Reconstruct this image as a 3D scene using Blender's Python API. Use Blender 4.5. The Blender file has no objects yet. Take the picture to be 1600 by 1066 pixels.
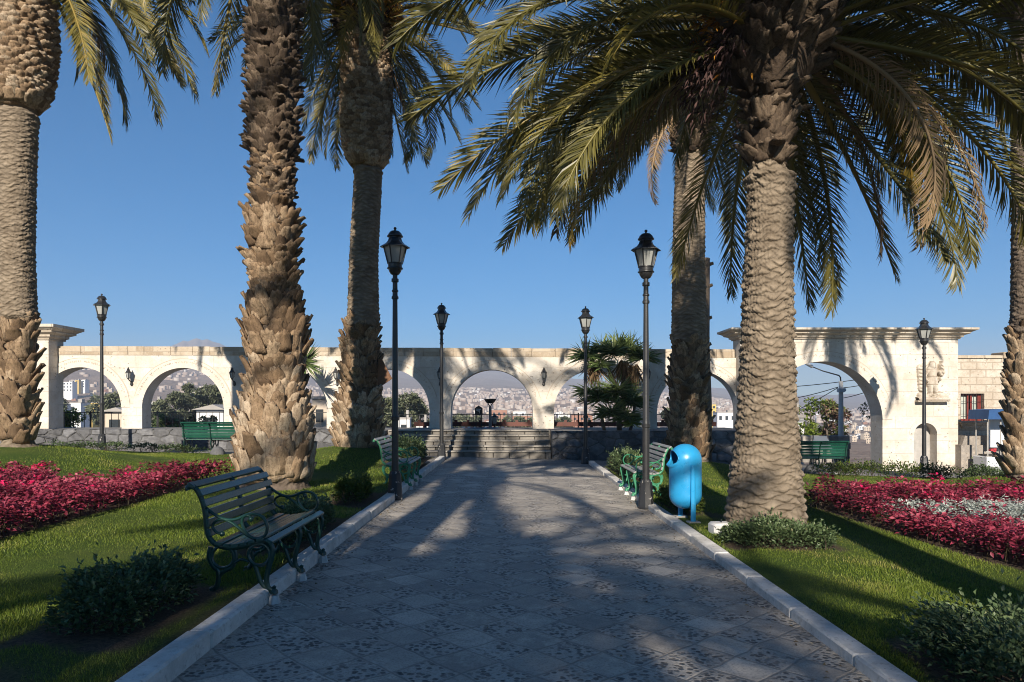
import bpy, bmesh, math, random
import numpy as np
from mathutils import Vector, Matrix, Euler

C = bpy.context.scene
COL = C.collection
random.seed(7); RNG = np.random.default_rng(11)
R = math.radians
PI = math.pi

# ---------------------------------------------------------------- camera, sky, sun, exposure
CAMH, F, HY = 1.6, 1100.0, 634.0
cd = bpy.data.cameras.new('camera'); cam = bpy.data.objects.new('camera', cd); COL.objects.link(cam)
cam.location = (0, 0, CAMH); cam.rotation_euler = (R(90), 0, 0)
cd.sensor_width = 36; cd.lens = F * 36 / 1600; cd.shift_y = (HY - 533) / 1600
cd.clip_start = 0.05; cd.clip_end = 20000
C.camera = cam

SUN = Vector((-0.08, -1.0, 0.46)).normalized()
w = bpy.data.worlds.new('World'); C.world = w; w.use_nodes = True
nt = w.node_tree; nt.nodes.clear()
sky = nt.nodes.new('ShaderNodeTexSky'); sky.sky_type = 'NISHITA'; sky.sun_disc = False
sky.sun_elevation = math.asin(SUN.z); sky.sun_rotation = math.atan2(SUN.x, SUN.y)
sky.altitude = 2300; sky.air_density = 0.9; sky.dust_density = 0.0; sky.ozone_density = 3.0
bg = nt.nodes.new('ShaderNodeBackground'); bg.inputs[1].default_value = 0.079
wo = nt.nodes.new('ShaderNodeOutputWorld')
hs = nt.nodes.new('ShaderNodeHueSaturation'); hs.inputs['Saturation'].default_value = 1.95; gm = nt.nodes.new('ShaderNodeGamma'); gm.inputs[1].default_value = 0.8; nt.links.new(sky.outputs[0], gm.inputs[0]); nt.links.new(gm.outputs[0], hs.inputs['Color']); nt.links.new(hs.outputs[0], bg.inputs[0]); nt.links.new(bg.outputs[0], wo.inputs[0])
sl = bpy.data.lights.new('sun', 'SUN'); sl.energy = 4.5; sl.angle = R(0.5); sl.color = (1, 0.90, 0.76)
so = bpy.data.objects.new('sun', sl); COL.objects.link(so); so.location = (-10, -60, 40)
so.rotation_euler = SUN.to_track_quat('Z', 'Y').to_euler()
vs = C.view_settings; vs.view_transform = 'Standard'; vs.look = 'None'; vs.exposure = 1.08; vs.gamma = 1; vs.use_curve_mapping = False
C.cycles.use_denoising = True; C.cycles.filter_width = 1.0
C.cycles.max_bounces = 8; C.cycles.diffuse_bounces = 5; C.cycles.glossy_bounces = 2; C.cycles.transmission_bounces = 4
C.cycles.volume_bounces = 0; C.cycles.transparent_max_bounces = 8; C.cycles.caustics_reflective = False; C.cycles.caustics_refractive = False

# ---------------------------------------------------------------- helpers
def P(px, py, y):
    "the point at depth y that the photograph shows at pixel px, py"
    return Vector(((px - 800) / F * y, y, CAMH + (HY - py) / F * y))
def sm(a, b, x): t = np.clip((x - a) / (b - a), 0, 1); return t * t * (3 - 2 * t)
def g(x, y):
    "height of the square, which tilts gently down to the right"
    return -0.027 * x - 0.27 * sm(20.2, 23.5, y) * sm(6, 9, x)
MOUNDS = [(-10.3, 14.6, 2.2, .42), (-3.9, 17.3, 1.7, .42), (-3.95, 11.4, 1.5, .10), (4.4, 17.3, 1.6, .30), (10.5, 14.2, 1.6, .42), (3.15, 8.8, 1.1, .05)]
def lawn_z(x, y):
    z = g(x, y) + np.where(np.asarray(x) < 0, .085, .062)
    for mx, my, mr, mh in MOUNDS:
        z = z + mh * np.exp(-((x - mx) ** 2 + (y - my) ** 2) / (mr * mr))
    return z

def link(o, parent=None):
    COL.objects.link(o)
    if parent is not None: o.parent = parent
    return o
def tag(o, label=None, cat=None, group=None, kind=None):
    if label: o['label'] = label
    if cat: o['category'] = cat
    if group: o['group'] = group
    if kind: o['kind'] = kind
    return o
def empty(name, loc, rz=0, label=None, cat=None, group=None, scale=1):
    o = bpy.data.objects.new(name, None); COL.objects.link(o)
    o.location = loc; o.rotation_euler = (0, 0, rz); o.scale = (scale,) * 3; o.empty_display_size = .2
    return tag(o, label, cat, group)
def copy_tree(o, parent=None):
    c = o.copy(); COL.objects.link(c)
    if parent is not None: c.parent = parent
    for ch in list(o.children): copy_tree(ch, c)
    return c

class MB:
    "collects polygons, builds ONE mesh"
    def __init__(s): s.v = []; s.f = []; s.n = 0; s.t = []; s.cur = .5; s.mi = []; s.m = 0
    def add(s, verts, faces, tint=None):
        verts = np.asarray(verts, float).reshape(-1, 3)
        b = s.n; s.v.append(verts); s.n += len(verts)
        s.f.extend([tuple(int(i) + b for i in f) for f in faces])
        s.mi.extend([s.m] * len(faces))
        t = s.cur if tint is None else tint
        s.t.append(np.full(len(verts), t) if np.isscalar(t) else np.asarray(t, float))
        return s
    def box(s, c, size, rot=None, tint=None):
        x, y, z = [d / 2 for d in size]
        v = np.array([(-x,-y,-z),(x,-y,-z),(x,y,-z),(-x,y,-z),(-x,-y,z),(x,-y,z),(x,y,z),(-x,y,z)])
        if rot is not None: v = v @ np.array(rot.to_matrix() if hasattr(rot, 'to_matrix') else rot).T
        return s.add(v + np.array(c), [(0,3,2,1),(4,5,6,7),(0,1,5,4),(1,2,6,5),(2,3,7,6),(3,0,4,7)], tint)
    def bbox(s, c, size, b=.02, tint=None):
        "a box with chamfered vertical and top edges"
        x, y, z = [d / 2 for d in size]; b = min(b, x * .9, y * .9, z)
        ring = lambda i, zz: [(-x+i,-y,zz),(x-i,-y,zz),(x,-y+i,zz),(x,y-i,zz),(x-i,y,zz),(-x+i,y,zz),(-x,y-i,zz),(-x,-y+i,zz)]
        def ins(zz):
            k = b
            return [(-x+k*1.4,-y+k,zz),(x-k*1.4,-y+k,zz),(x-k,-y+k*1.4,zz),(x-k,y-k*1.4,zz),(x-k*1.4,y-k,zz),(-x+k*1.4,y-k,zz),(-x+k,y-k*1.4,zz),(-x+k,-y+k*1.4,zz)]
        v = ring(b, -z) + ring(b, z - b) + ins(z)
        f = [tuple(range(7, -1, -1)), tuple(range(16, 24))]
        for r in (0, 8):
            for i in range(8): j = (i + 1) % 8; f.append((r + i, r + j, r + 8 + j, r + 8 + i))
        return s.add(np.array(v) + np.array(c), f, tint)
    def tube(s, pts, r, n=8, cap=True, tint=None, flat=1.0):
        pts = [Vector(p) for p in pts]; k = len(pts)
        rs = [r] * k if np.isscalar(r) else list(r)
        V = []; up = None
        for i, p in enumerate(pts):
            t = (pts[min(i + 1, k - 1)] - pts[max(i - 1, 0)]).normalized()
            if up is None:
                a = Vector((0, 0, 1)) if abs(t.z) < .9 else Vector((1, 0, 0))
                u = t.cross(a).normalized()
            else: u = (up - t * up.dot(t)).normalized()
            up = u; vv = t.cross(u)
            for j in range(n):
                an = 2 * PI * j / n
                V.append(p + (u * math.cos(an) * flat + vv * math.sin(an)) * rs[i])
        f = []
        for i in range(k - 1):
            for j in range(n): j2 = (j + 1) % n; f.append((i*n+j, i*n+j2, (i+1)*n+j2, (i+1)*n+j))
        if cap: f.append(tuple(range(n - 1, -1, -1))); f.append(tuple((k-1)*n + j for j in range(n)))
        return s.add([tuple(v) for v in V], f, tint)
    def lathe(s, prof, n=16, c=(0, 0, 0), rot0=0, cap=True, tint=None):
        V = []; k = len(prof)
        for r, z in prof:
            for j in range(n):
                a = rot0 + 2 * PI * j / n; V.append((c[0] + r * math.cos(a), c[1] + r * math.sin(a), c[2] + z))
        f = []
        for i in range(k - 1):
            for j in range(n): j2 = (j + 1) % n; f.append((i*n+j, i*n+j2, (i+1)*n+j2, (i+1)*n+j))
        if cap: f.append(tuple(range(n - 1, -1, -1))); f.append(tuple((k-1)*n + j for j in range(n)))
        return s.add(V, f, tint)
    def prism(s, poly, y0, y1, tint=None):
        "polygon in x,z extruded along y"
        n = len(poly)
        v = [(p[0], y0, p[1]) for p in poly] + [(p[0], y1, p[1]) for p in poly]
        f = [tuple(range(n)), tuple(range(2*n - 1, n - 1, -1))]
        for i in range(n): j = (i + 1) % n; f.append((i, i + n, j + n, j))
        return s.add(v, f, tint)
    def build(s, name, mats, parent=None, smooth=False, auto=None, fix=True):
        V = np.concatenate(s.v) if s.v else np.zeros((0, 3))
        me = bpy.data.meshes.new(name); me.from_pydata(V.tolist(), [], s.f)
        a = me.attributes.new('tint', 'FLOAT', 'POINT'); a.data.foreach_set('value', np.concatenate(s.t).astype(np.float32))
        mats = mats if isinstance(mats, (list, tuple)) else [mats]
        for m in mats: me.materials.append(m)
        if len(mats) > 1: me.polygons.foreach_set('material_index', np.array(s.mi, np.int32))
        if fix and len(s.f) < 60000:
            bm = bmesh.new(); bm.from_mesh(me); bmesh.ops.recalc_face_normals(bm, faces=bm.faces); bm.to_mesh(me); bm.free()
        if smooth or auto:
            me.polygons.foreach_set('use_smooth', np.ones(len(me.polygons), bool))
            if auto: me.set_sharp_from_angle(angle=R(auto))
        me.update()
        return link(bpy.data.objects.new(name, me), parent)

def np_mesh(name, V, quads=None, tris=None, tint=None, mats=(), parent=None, smooth=False):
    "fast path for big meshes"
    me = bpy.data.meshes.new(name)
    q = np.zeros((0, 4), np.int32) if quads is None else np.asarray(quads, np.int32)
    t = np.zeros((0, 3), np.int32) if tris is None else np.asarray(tris, np.int32)
    me.vertices.add(len(V)); me.vertices.foreach_set('co', np.asarray(V, np.float32).ravel())
    me.loops.add(q.size + t.size); me.loops.foreach_set('vertex_index', np.concatenate([q.ravel(), t.ravel()]).astype(np.int32))
    me.polygons.add(len(q) + len(t))
    st = np.concatenate([np.arange(len(q)) * 4, q.size + np.arange(len(t)) * 3]).astype(np.int32)
    me.polygons.foreach_set('loop_start', st)
    if smooth: me.polygons.foreach_set('use_smooth', np.ones(len(q) + len(t), bool))
    me.update(calc_edges=True); me.validate()
    if tint is not None:
        a = me.attributes.new('tint', 'FLOAT', 'POINT'); a.data.foreach_set('value', np.asarray(tint, np.float32))
    for m in (mats if isinstance(mats, (list, tuple)) else [mats]): me.materials.append(m)
    if name is None: return me
    return link(bpy.data.objects.new(name, me), parent)

def grid_quads(nu, nv, wrap=False):
    "rows nv, columns nu"
    i = np.arange(nv - 1)[:, None] * nu; j = np.arange(nu if wrap else nu - 1)[None, :]
    j2 = (j + 1) % nu
    return np.stack([i + j, i + j2, i + nu + j2, i + nu + j], -1).reshape(-1, 4)

def norm(v): return v / np.maximum(np.linalg.norm(v, axis=-1, keepdims=True), 1e-9)
def leaves(pos, d, L, W, tint, fold=.25, roll=None, rng=RNG):
    "folded leaves at pos pointing along d; returns verts, quads, tint"
    n = len(pos); d = norm(d)
    L = np.broadcast_to(L, (n,))[:, None]; W = np.broadcast_to(W, (n,))[:, None]
    up = np.tile([0., 0, 1.], (n, 1)) + rng.normal(0, .35, (n, 3))
    s = norm(np.cross(d, up)); nn = np.cross(s, d)
    b = pos; m = pos + d * L * .5 - nn * L * .02; t = pos + d * L - nn * L * .15
    l = pos + d * L * .45 - s * W * .5 + nn * W * fold; r = pos + d * L * .45 + s * W * .5 + nn * W * fold
    V = np.stack([b, l, t, r], 1).reshape(-1, 3)
    i = np.arange(n)[:, None] * 4
    T = np.concatenate([i + [0, 2, 1], i + [0, 3, 2]])
    return V, T, np.repeat(tint, 4)

# ---------------------------------------------------------------- materials
def NT(name):
    m = bpy.data.materials.new(name); m.use_nodes = True
    nt = m.node_tree; b = nt.nodes['Principled BSDF']
    return m, nt, b
class NB:
    def __init__(s, nt): s.nt = nt
    def n(s, t, **kw):
        x = s.nt.nodes.new(t)
        for k, v in kw.items(): setattr(x, k, v)
        return x
    def l(s, a, b): s.nt.links.new(a, b)
    def setin(s, sock, v):
        if hasattr(v, 'is_output'): s.l(v, sock)
        else: sock.default_value = v
    def math(s, op, a, b=None, c=None, clamp=False):
        x = s.n('ShaderNodeMath', operation=op); x.use_clamp = clamp
        for i, v in enumerate((a, b, c)):
            if v is not None: s.setin(x.inputs[i], v)
        return x.outputs[0]
    def mix(s, fac, a, b, blend='MIX'):
        x = s.n('ShaderNodeMix', data_type='RGBA', blend_type=blend)
        s.setin(x.inputs[0], fac)
        for k, v in ((6, a), (7, b)):
            s.setin(x.inputs[k], (*v, 1) if isinstance(v, tuple) and len(v) == 3 else v)
        return x.outputs[2]
    def ramp(s, fac, stops):
        x = s.n('ShaderNodeValToRGB'); s.l(fac, x.inputs[0]); e = x.color_ramp.elements
        while len(e) < len(stops): e.new(.5)
        for i, (p, c) in enumerate(stops): e[i].position = p; e[i].color = (*c, 1) if not np.isscalar(c) else (c, c, c, 1)
        return x.outputs[0]
    def noise(s, vec, scale, detail=4, rough=.55, dist=0):
        x = s.n('ShaderNodeTexNoise'); x.inputs['Scale'].default_value = scale; x.inputs['Detail'].default_value = detail
        x.inputs['Roughness'].default_value = rough; x.inputs['Distortion'].default_value = dist
        if vec is not None: s.l(vec, x.inputs['Vector'])
        return x.outputs[0]
    def vor(s, vec, scale, feature='F1', out='Distance', rnd=1):
        x = s.n('ShaderNodeTexVoronoi', feature=feature); x.inputs['Scale'].default_value = scale; x.inputs['Randomness'].default_value = rnd
        if vec is not None: s.l(vec, x.inputs['Vector'])
        return x.outputs[out]
    def pos(s): return s.n('ShaderNodeNewGeometry').outputs['Position']
    def obj(s): return s.n('ShaderNodeTexCoord').outputs['Object']
    def attr(s, a='tint', out='Fac'): return s.n('ShaderNodeAttribute', attribute_name=a).outputs[out]
    def bump(s, h, strength=.5, dist=.02, prev=None):
        x = s.n('ShaderNodeBump'); x.inputs['Strength'].default_value = strength; x.inputs['Distance'].default_value = dist
        s.l(h, x.inputs['Height'])
        if prev is not None: s.l(prev, x.inputs['Normal'])
        return x.outputs[0]

def simple(name, a, b=None, scale=6, rough=.6, bump=0, bscale=40, tint=None, metal=0, spec=.5, trans=0, coat=0, world=False, bdist=.01, detail=5):
    m, nt, bs = NT(name); k = NB(nt)
    vec = k.pos() if world else k.obj()
    col = None
    if b is not None:
        col = k.mix(k.ramp(k.noise(vec, scale, detail), [(.3, 0.), (.7, 1.)]), a, b)
    if tint is not None:
        base = col if col is not None else (*a, 1)
        lo, hi = tint
        rm = k.n('ShaderNodeMapRange'); k.l(k.attr(), rm.inputs[0]); rm.inputs[3].default_value = lo; rm.inputs[4].default_value = hi
        cc = k.n('ShaderNodeCombineXYZ')
        for i in range(3): k.l(rm.outputs[0], cc.inputs[i])
        col = k.mix(1.0, base, cc.outputs[0], 'MULTIPLY')
    if col is None: bs.inputs['Base Color'].default_value = (*a, 1)
    else: k.l(col, bs.inputs['Base Color'])
    bs.inputs['Roughness'].default_value = rough; bs.inputs['Metallic'].default_value = metal
    bs.inputs['Specular IOR Level'].default_value = spec; bs.inputs['Coat Weight'].default_value = coat; bs.inputs['Coat Roughness'].default_value = .1
    if bump: k.l(k.bump(k.noise(vec, bscale, 6, .6), bump, bdist), bs.inputs['Normal'])
    if trans:
        tr = k.n('ShaderNodeBsdfTranslucent'); mx = k.n('ShaderNodeMixShader'); mx.inputs[0].default_value = trans
        if col is None: tr.inputs[0].default_value = (*a, 1)
        else: k.l(col, tr.inputs[0])
        out = nt.nodes['Material Output']
        k.l(bs.outputs[0], mx.inputs[1]); k.l(tr.outputs[0], mx.inputs[2]); k.l(mx.outputs[0], out.inputs[0])
    return m

def leafmat(name, ramp, rough=.5, trans=.25, spec=.4):
    "leaf colour runs along the tint attribute"
    m, nt, bs = NT(name); k = NB(nt)
    col = k.ramp(k.attr(), ramp)
    k.l(col, bs.inputs['Base Color']); bs.inputs['Roughness'].default_value = rough; bs.inputs['Specular IOR Level'].default_value = spec
    tr = k.n('ShaderNodeBsdfTranslucent'); mx = k.n('ShaderNodeMixShader'); mx.inputs[0].default_value = trans
    k.l(col, tr.inputs[0]); k.l(bs.outputs[0], mx.inputs[1]); k.l(tr.outputs[0], mx.inputs[2]); k.l(mx.outputs[0], nt.nodes['Material Output'].inputs[0])
    return m

M = {}
# -- path: square slabs laid as diamonds, smooth ones alternating with black-pebble ones
def m_path():
    m, nt, b = NT('path_paving'); k = NB(nt); p = k.pos()
    mp = k.n('ShaderNodeMapping'); k.l(p, mp.inputs[0]); mp.inputs['Rotation'].default_value = (0, 0, R(45)); s = 1 / .31; mp.inputs['Scale'].default_value = (s, s, s)
    nz = k.n('ShaderNodeTexNoise'); nz.inputs['Scale'].default_value = 2.2; nz.inputs['Detail'].default_value = 2; k.l(p, nz.inputs[0])
    off = k.n('ShaderNodeVectorMath', operation='MULTIPLY_ADD'); k.l(nz.outputs[1], off.inputs[0]); off.inputs[1].default_value = (.34, .34, 0); k.l(mp.outputs[0], off.inputs[2])
    sp = k.n('ShaderNodeSeparateXYZ'); k.l(off.outputs[0], sp.inputs[0])
    u, v = sp.outputs[0], sp.outputs[1]
    fu, fv = k.math('FLOOR', u), k.math('FLOOR', v)
    cu, cv = k.math('FRACT', u), k.math('FRACT', v)
    e = k.math('MINIMUM', k.math('MINIMUM', cu, k.math('SUBTRACT', 1., cu)), k.math('MINIMUM', cv, k.math('SUBTRACT', 1., cv)))
    cid = k.n('ShaderNodeCombineXYZ'); k.l(fu, cid.inputs[0]); k.l(fv, cid.inputs[1])
    wn = k.n('ShaderNodeTexWhiteNoise', noise_dimensions='2D'); k.l(cid.outputs[0], wn.inputs[0]); rnd = wn.outputs[0]
    par = k.math('ABSOLUTE', k.math('MODULO', k.math('ADD', fu, fv), 2.))
    par = k.math('ROUND', par, clamp=True)
    par = k.math('MAXIMUM', k.math('MULTIPLY', par, k.math('LESS_THAN', rnd, .86)), k.math('GREATER_THAN', rnd, .93))
    pebv = k.vor(p, 25, 'F1')
    inside = k.math('MULTIPLY', k.ramp(e, [(.02, 0.), (.07, 1.)]), k.ramp(k.noise(p, 3.7, 4, .7), [(.36, .25), (.5, 1.)]))
    pebmask = k.math('MULTIPLY', par, inside)
    big = k.noise(p, 1.1, 5, .6); fine = k.noise(p, 60, 4, .7); mid = k.noise(p, 9, 5, .65)
    slab = k.mix(k.math('POWER', rnd, 3.0), (.29, .258, .22), (.66, .60, .52))
    slab = k.mix(k.ramp(mid, [(.42, 0.), (.66, .75)]), slab, (.60, .54, .46))
    slab = k.mix(k.ramp(big, [(.42, 0.), (.66, .65)]), slab, (.20, .183, .165))
    pid = k.vor(p, 25, 'F1', 'Color')
    peb = k.mix(k.ramp(pebv, [(.36, 0.), (.52, 1.)]), k.mix(k.math('FRACT', k.math('MULTIPLY', pid, 3.7)), (.03, .028, .028), (.11, .105, .102)), (.40, .37, .33))
    col = k.mix(pebmask, slab, peb)
    col = k.mix(k.ramp(e, [(.010, .55), (.035, 0.)]), col, (.12, .112, .104))
    col = k.mix(k.ramp(k.noise(p, 3.6, 7, .75, 1.2), [(.46, 0.), (.64, .6)]), col, (.34, .303, .26))
    col = k.mix(k.ramp(fine, [(.32, .55), (.52, 0.)]), col, (.09, .085, .08))
    spk = k.ramp(k.vor(p, 5.5), [(.02, 1.), (.05, 0.)])
    col = k.mix(k.math('MULTIPLY', spk, .5), col, (.4, .39, .37))
    k.l(col, b.inputs['Base Color'])
    k.l(k.ramp(k.math('MULTIPLY', mid, 1.), [(.3, .5), (.7, .8)]), b.inputs['Roughness'])
    hp = k.math('MULTIPLY', k.ramp(pebv, [(0., 1.), (.3, .85), (.55, 0.)]), pebmask)
    h = k.math('ADD', k.math('MULTIPLY', hp, -.9), k.math('ADD', k.math('MULTIPLY', fine, .25), k.ramp(e, [(.0, 0.), (.05, .7)])))
    k.l(k.bump(h, .8, .012), b.inputs['Normal'])
    return m
M['path'] = m_path()

def m_stone(name, a, b_, c, bw=.62, bh=.32, mortar=.012, pit=.6, world=True, mort=(.5, .43, .35), vary=.55, jo=.35):
    "coursed sillar blocks with pits and stains"
    m, nt, b = NT(name); k = NB(nt); p = k.pos()
    sp = k.n('ShaderNodeSeparateXYZ'); k.l(p, sp.inputs[0])
    cb = k.n('ShaderNodeCombineXYZ'); k.l(k.math('ADD', sp.outputs[0], k.math('MULTIPLY', sp.outputs[1], .9)), cb.inputs[0]); k.l(sp.outputs[2], cb.inputs[1])
    nz = k.n('ShaderNodeTexNoise'); nz.inputs['Scale'].default_value = 1.3; k.l(p, nz.inputs[0])
    wv = k.n('ShaderNodeVectorMath', operation='MULTIPLY_ADD'); k.l(nz.outputs[1], wv.inputs[0]); wv.inputs[1].default_value = (.06, .05, 0); k.l(cb.outputs[0], wv.inputs[2])
    br = k.n('ShaderNodeTexBrick'); k.l(wv.outputs[0], br.inputs[0]); br.inputs['Scale'].default_value = 1; br.inputs['Brick Width'].default_value = bw; br.inputs['Row Height'].default_value = bh
    br.inputs['Mortar Size'].default_value = mortar; br.inputs['Mortar Smooth'].default_value = .6; br.offset = .43
    br.inputs['Color1'].default_value = (0, 0, 0, 1); br.inputs['Color2'].default_value = (1, 1, 1, 1); br.inputs['Mortar'].default_value = (.5, .5, .5, 1)
    col = k.mix(k.math('MULTIPLY', br.outputs[0], vary), a, b_)
    n1 = k.noise(p, 1.7, 7, .7); n2 = k.noise(p, 11, 6, .75); pv = k.vor(p, 7.5)
    col = k.mix(k.ramp(n1, [(.44, 0.), (.62, .85)]), col, c)
    col = k.mix(k.ramp(n2, [(.34, .55), (.5, 0.)]), col, mort)
    pits = k.math('MULTIPLY', k.ramp(pv, [(.09, 1.), (.2, 0.)]), k.ramp(k.noise(p, 2.3, 4), [(.47, 0.), (.56, 1.)]))
    col = k.mix(k.math('MULTIPLY', pits, .75), col, (.22, .17, .13))
    col = k.mix(k.math('MULTIPLY', br.outputs[1], jo), col, mort)
    k.l(col, b.inputs['Base Color']); b.inputs['Roughness'].default_value = .9; b.inputs['Specular IOR Level'].default_value = .2
    h = k.math('SUBTRACT', k.math('MULTIPLY', n2, .5), k.math('ADD', k.math('MULTIPLY', pits, pit), k.math('MULTIPLY', br.outputs[1], .5)))
    k.l(k.bump(h, .7, .03), b.inputs['Normal'])
    return m
M['sillar'] = m_stone('sillar_stone', (.635, .60, .545), (.52, .465, .40), (.49, .43, .36), bw=.9, bh=.42, mortar=.007, vary=.45, jo=.2)
M['sillar_top'] = m_stone('sillar_coping', (.52, .45, .36), (.30, .23, .16), (.37, .30, .22), bw=.6, bh=.5, mortar=.012, vary=.9)
M['sillar_old'] = m_stone('sillar_weathered', (.56, .51, .44), (.45, .385, .31), (.40, .335, .265), bw=.55, bh=.26, mortar=.022, vary=.8, mort=(.30, .24, .18), jo=.6)
M['arch_ring'] = m_stone('sillar_archivolt', (.60, .56, .50), (.55, .495, .43), (.52, .465, .40), bw=2, bh=2, mortar=.0, vary=.3)
M['plinth'] = m_stone('plinth_render', (.30, .27, .24), (.24, .21, .19), (.20, .18, .16), bw=3, bh=3, mortar=0, vary=.3)
M['inscr'] = simple('carved_letters', (.46, .38, .30), rough=.9)
M['step'] = m_stone('step_stone', (.36, .335, .30), (.26, .24, .22), (.22, .205, .185), bw=.55, bh=50, mortar=.0, vary=.7, mort=(.14, .13, .12))
M['rubble'] = simple('grey_rubble', (.165, .165, .17), (.085, .085, .09), 6, .9, .8, 22, tint=(.65, 1.35), spec=.25, world=True, bdist=.03)
M['mortar'] = simple('dark_mortar', (.13, .128, .125), (.07, .07, .07), 8, .95, .4, 40, world=True)
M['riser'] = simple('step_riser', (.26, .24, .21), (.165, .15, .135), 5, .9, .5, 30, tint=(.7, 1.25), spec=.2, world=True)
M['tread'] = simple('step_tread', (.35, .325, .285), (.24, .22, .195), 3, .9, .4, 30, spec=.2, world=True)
M['plaza'] = m_stone('plaza_paving', (.22, .21, .2), (.16, .155, .15), (.13, .125, .12), bw=50, bh=50, mortar=0, vary=.3)
M['kerb'] = simple('kerb_concrete', (.74, .72, .69), (.52, .50, .475), 4.5, .85, .35, 70, world=True, spec=.25)
def m_kerb():
    m, nt, b = NT('kerb_concrete'); k = NB(nt); p = k.pos()
    col = k.mix(k.ramp(k.noise(p, 3.2, 6, .7), [(.35, 0.), (.65, 1.)]), (.72, .70, .665), (.47, .45, .42))
    col = k.mix(k.ramp(k.noise(p, 17, 6, .75), [(.32, .7), (.46, 0.)]), col, (.26, .24, .215))
    col = k.mix(k.ramp(k.vor(p, 9), [(.03, .8), (.07, 0.)]), col, (.14, .125, .11))
    k.l(col, b.inputs['Base Color']); b.inputs['Roughness'].default_value = .85; b.inputs['Specular IOR Level'].default_value = .25
    k.l(k.bump(k.noise(p, 24, 7, .7), .6, .02), b.inputs['Normal']); return m
M['kerb'] = m_kerb()
M['soil'] = simple('soil', (.05, .036, .025), (.022, .016, .012), 8, .95, .8, 60, world=True, bdist=.03)
def m_lawn():
    m, nt, b = NT('lawn_turf'); k = NB(nt); p = k.pos()
    n1 = k.noise(p, 1.2, 5, .6); n2 = k.noise(p, 45, 5, .7)
    col = k.mix(k.ramp(n1, [(.35, 0.), (.65, 1.)]), (.06, .105, .016), (.11, .14, .028))
    col = k.mix(k.ramp(n2, [(.3, .8), (.6, 0.)]), col, (.02, .04, .008))
    col = k.mix(k.attr(), col, k.mix(k.ramp(n2, [(.35, 0.), (.65, 1.)]), (.045, .033, .024), (.13, .096, .068)))
    k.l(col, b.inputs['Base Color']); b.inputs['Roughness'].default_value = .95; b.inputs['Specular IOR Level'].default_value = .15
    k.l(k.bump(n2, 1, .03), b.inputs['Normal'])
    return m
M['lawn'] = m_lawn()
M['grass'] = leafmat('grass_blades', [(0., (.06, .10, .012)), (.45, (.155, .215, .028)), (.8, (.24, .27, .045)), (1., (.33, .30, .10))], .5, .35, .3)
M['ground'] = simple('bare_ground', (.2, .18, .16), (.14, .125, .11), 2, .95, .3, 20, world=True)
M['frond'] = leafmat('palm_leaf', [(0., (.042, .040, .011)), (.5, (.115, .104, .024)), (.85, (.21, .175, .042)), (1., (.32, .23, .06))], .42, .22, .5)
M['frond_sunlit'] = leafmat('palm_leaf_sunlit', [(0., (.09, .09, .02)), (.5, (.19, .15, .03)), (1., (.34, .21, .03))], .5, .3, .4)  # golden leaf tone stands in for sunlight on these fronds
M['frond_dead'] = leafmat('palm_leaf_dead', [(0., (.10, .065, .035)), (.5, (.23, .155, .085)), (1., (.36, .255, .15))], .7, .2, .2)
M['rachis'] = simple('palm_rachis', (.16, .15, .05), (.10, .085, .03), 3, .5)
M['bark'] = simple('palm_bark', (.33, .265, .195), (.18, .14, .10), 5, .9, .7, 35, tint=(.45, 1.25), spec=.15, bdist=.02)
M['bark_grey'] = simple('palm_bark_grey', (.24, .19, .145), (.13, .10, .08), 5, .9, .7, 35, tint=(.45, 1.25), spec=.15, bdist=.02)
def m_boot(name, a, c, d):
    "weathered leaf base: tan face, brown streaks, dark pits, colour differs from one to the next"
    m, nt, b = NT(name); k = NB(nt); p = k.obj()
    mp = k.n('ShaderNodeMapping'); k.l(p, mp.inputs[0]); mp.inputs['Scale'].default_value = (22, 22, 5)
    st = k.noise(mp.outputs[0], 1, 6, .7); n1 = k.noise(p, 5, 5, .65); n2 = k.noise(p, 38, 5, .7)
    t = k.math('ADD', k.math('MULTIPLY', k.attr(), .75), k.math('MULTIPLY', n1, .3))
    col = k.ramp(t, [(.1, d), (.5, c), (.95, a)])
    col = k.mix(k.ramp(st, [(.36, .75), (.55, 0.)]), col, d)
    col = k.mix(k.ramp(n2, [(.32, .7), (.48, 0.)]), col, tuple(x * .5 for x in d))
    k.l(col, b.inputs['Base Color']); b.inputs['Roughness'].default_value = .9; b.inputs['Specular IOR Level'].default_value = .15
    k.l(k.bump(k.math('ADD', st, k.math('MULTIPLY', n2, .6)), .9, .02), b.inputs['Normal']); return m
M['boot_old'] = simple('palm_boot', (.37, .285, .195), (.17, .12, .078), 4, .85, .7, 30, tint=(.4, 1.3), spec=.15, bdist=.015)
M['boot_dark'] = simple('palm_boot_dark', (.20, .14, .095), (.085, .06, .042), 4, .9, .6, 30, tint=(.45, 1.4), spec=.15, bdist=.015)
M['boot'] = m_boot('palm_boot', (.50, .41, .305), (.36, .255, .16), (.13, .085, .052))
M['boot_mid'] = m_boot('palm_boot_mid', (.40, .30, .20), (.26, .175, .105), (.095, .063, .04))
M['boot_dark'] = m_boot('palm_boot_dark', (.20, .15, .105), (.12, .086, .06), (.05, .036, .026))
M['fibre'] = leafmat('palm_fibre', [(0., (.05, .035, .025)), (1., (.16, .115, .075))], .9, .1, .1)
M['fruit'] = leafmat('palm_fruit', [(0., (.35, .13, .02)), (1., (.75, .36, .05))], .5, .15, .3)
M['fruit_old'] = leafmat('palm_fruit_old', [(0., (.03, .018, .015)), (1., (.10, .055, .05))], .7, .05, .2)
M['black'] = simple('black_paint', (.016, .017, .019), (.028, .027, .027), 7, .38, .15, 50, spec=.5, coat=.15)
M['black_chip'] = simple('chipped_black_paint', (.016, .017, .019), (.02, .02, .02), 3, .45, .3, 40)
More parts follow.
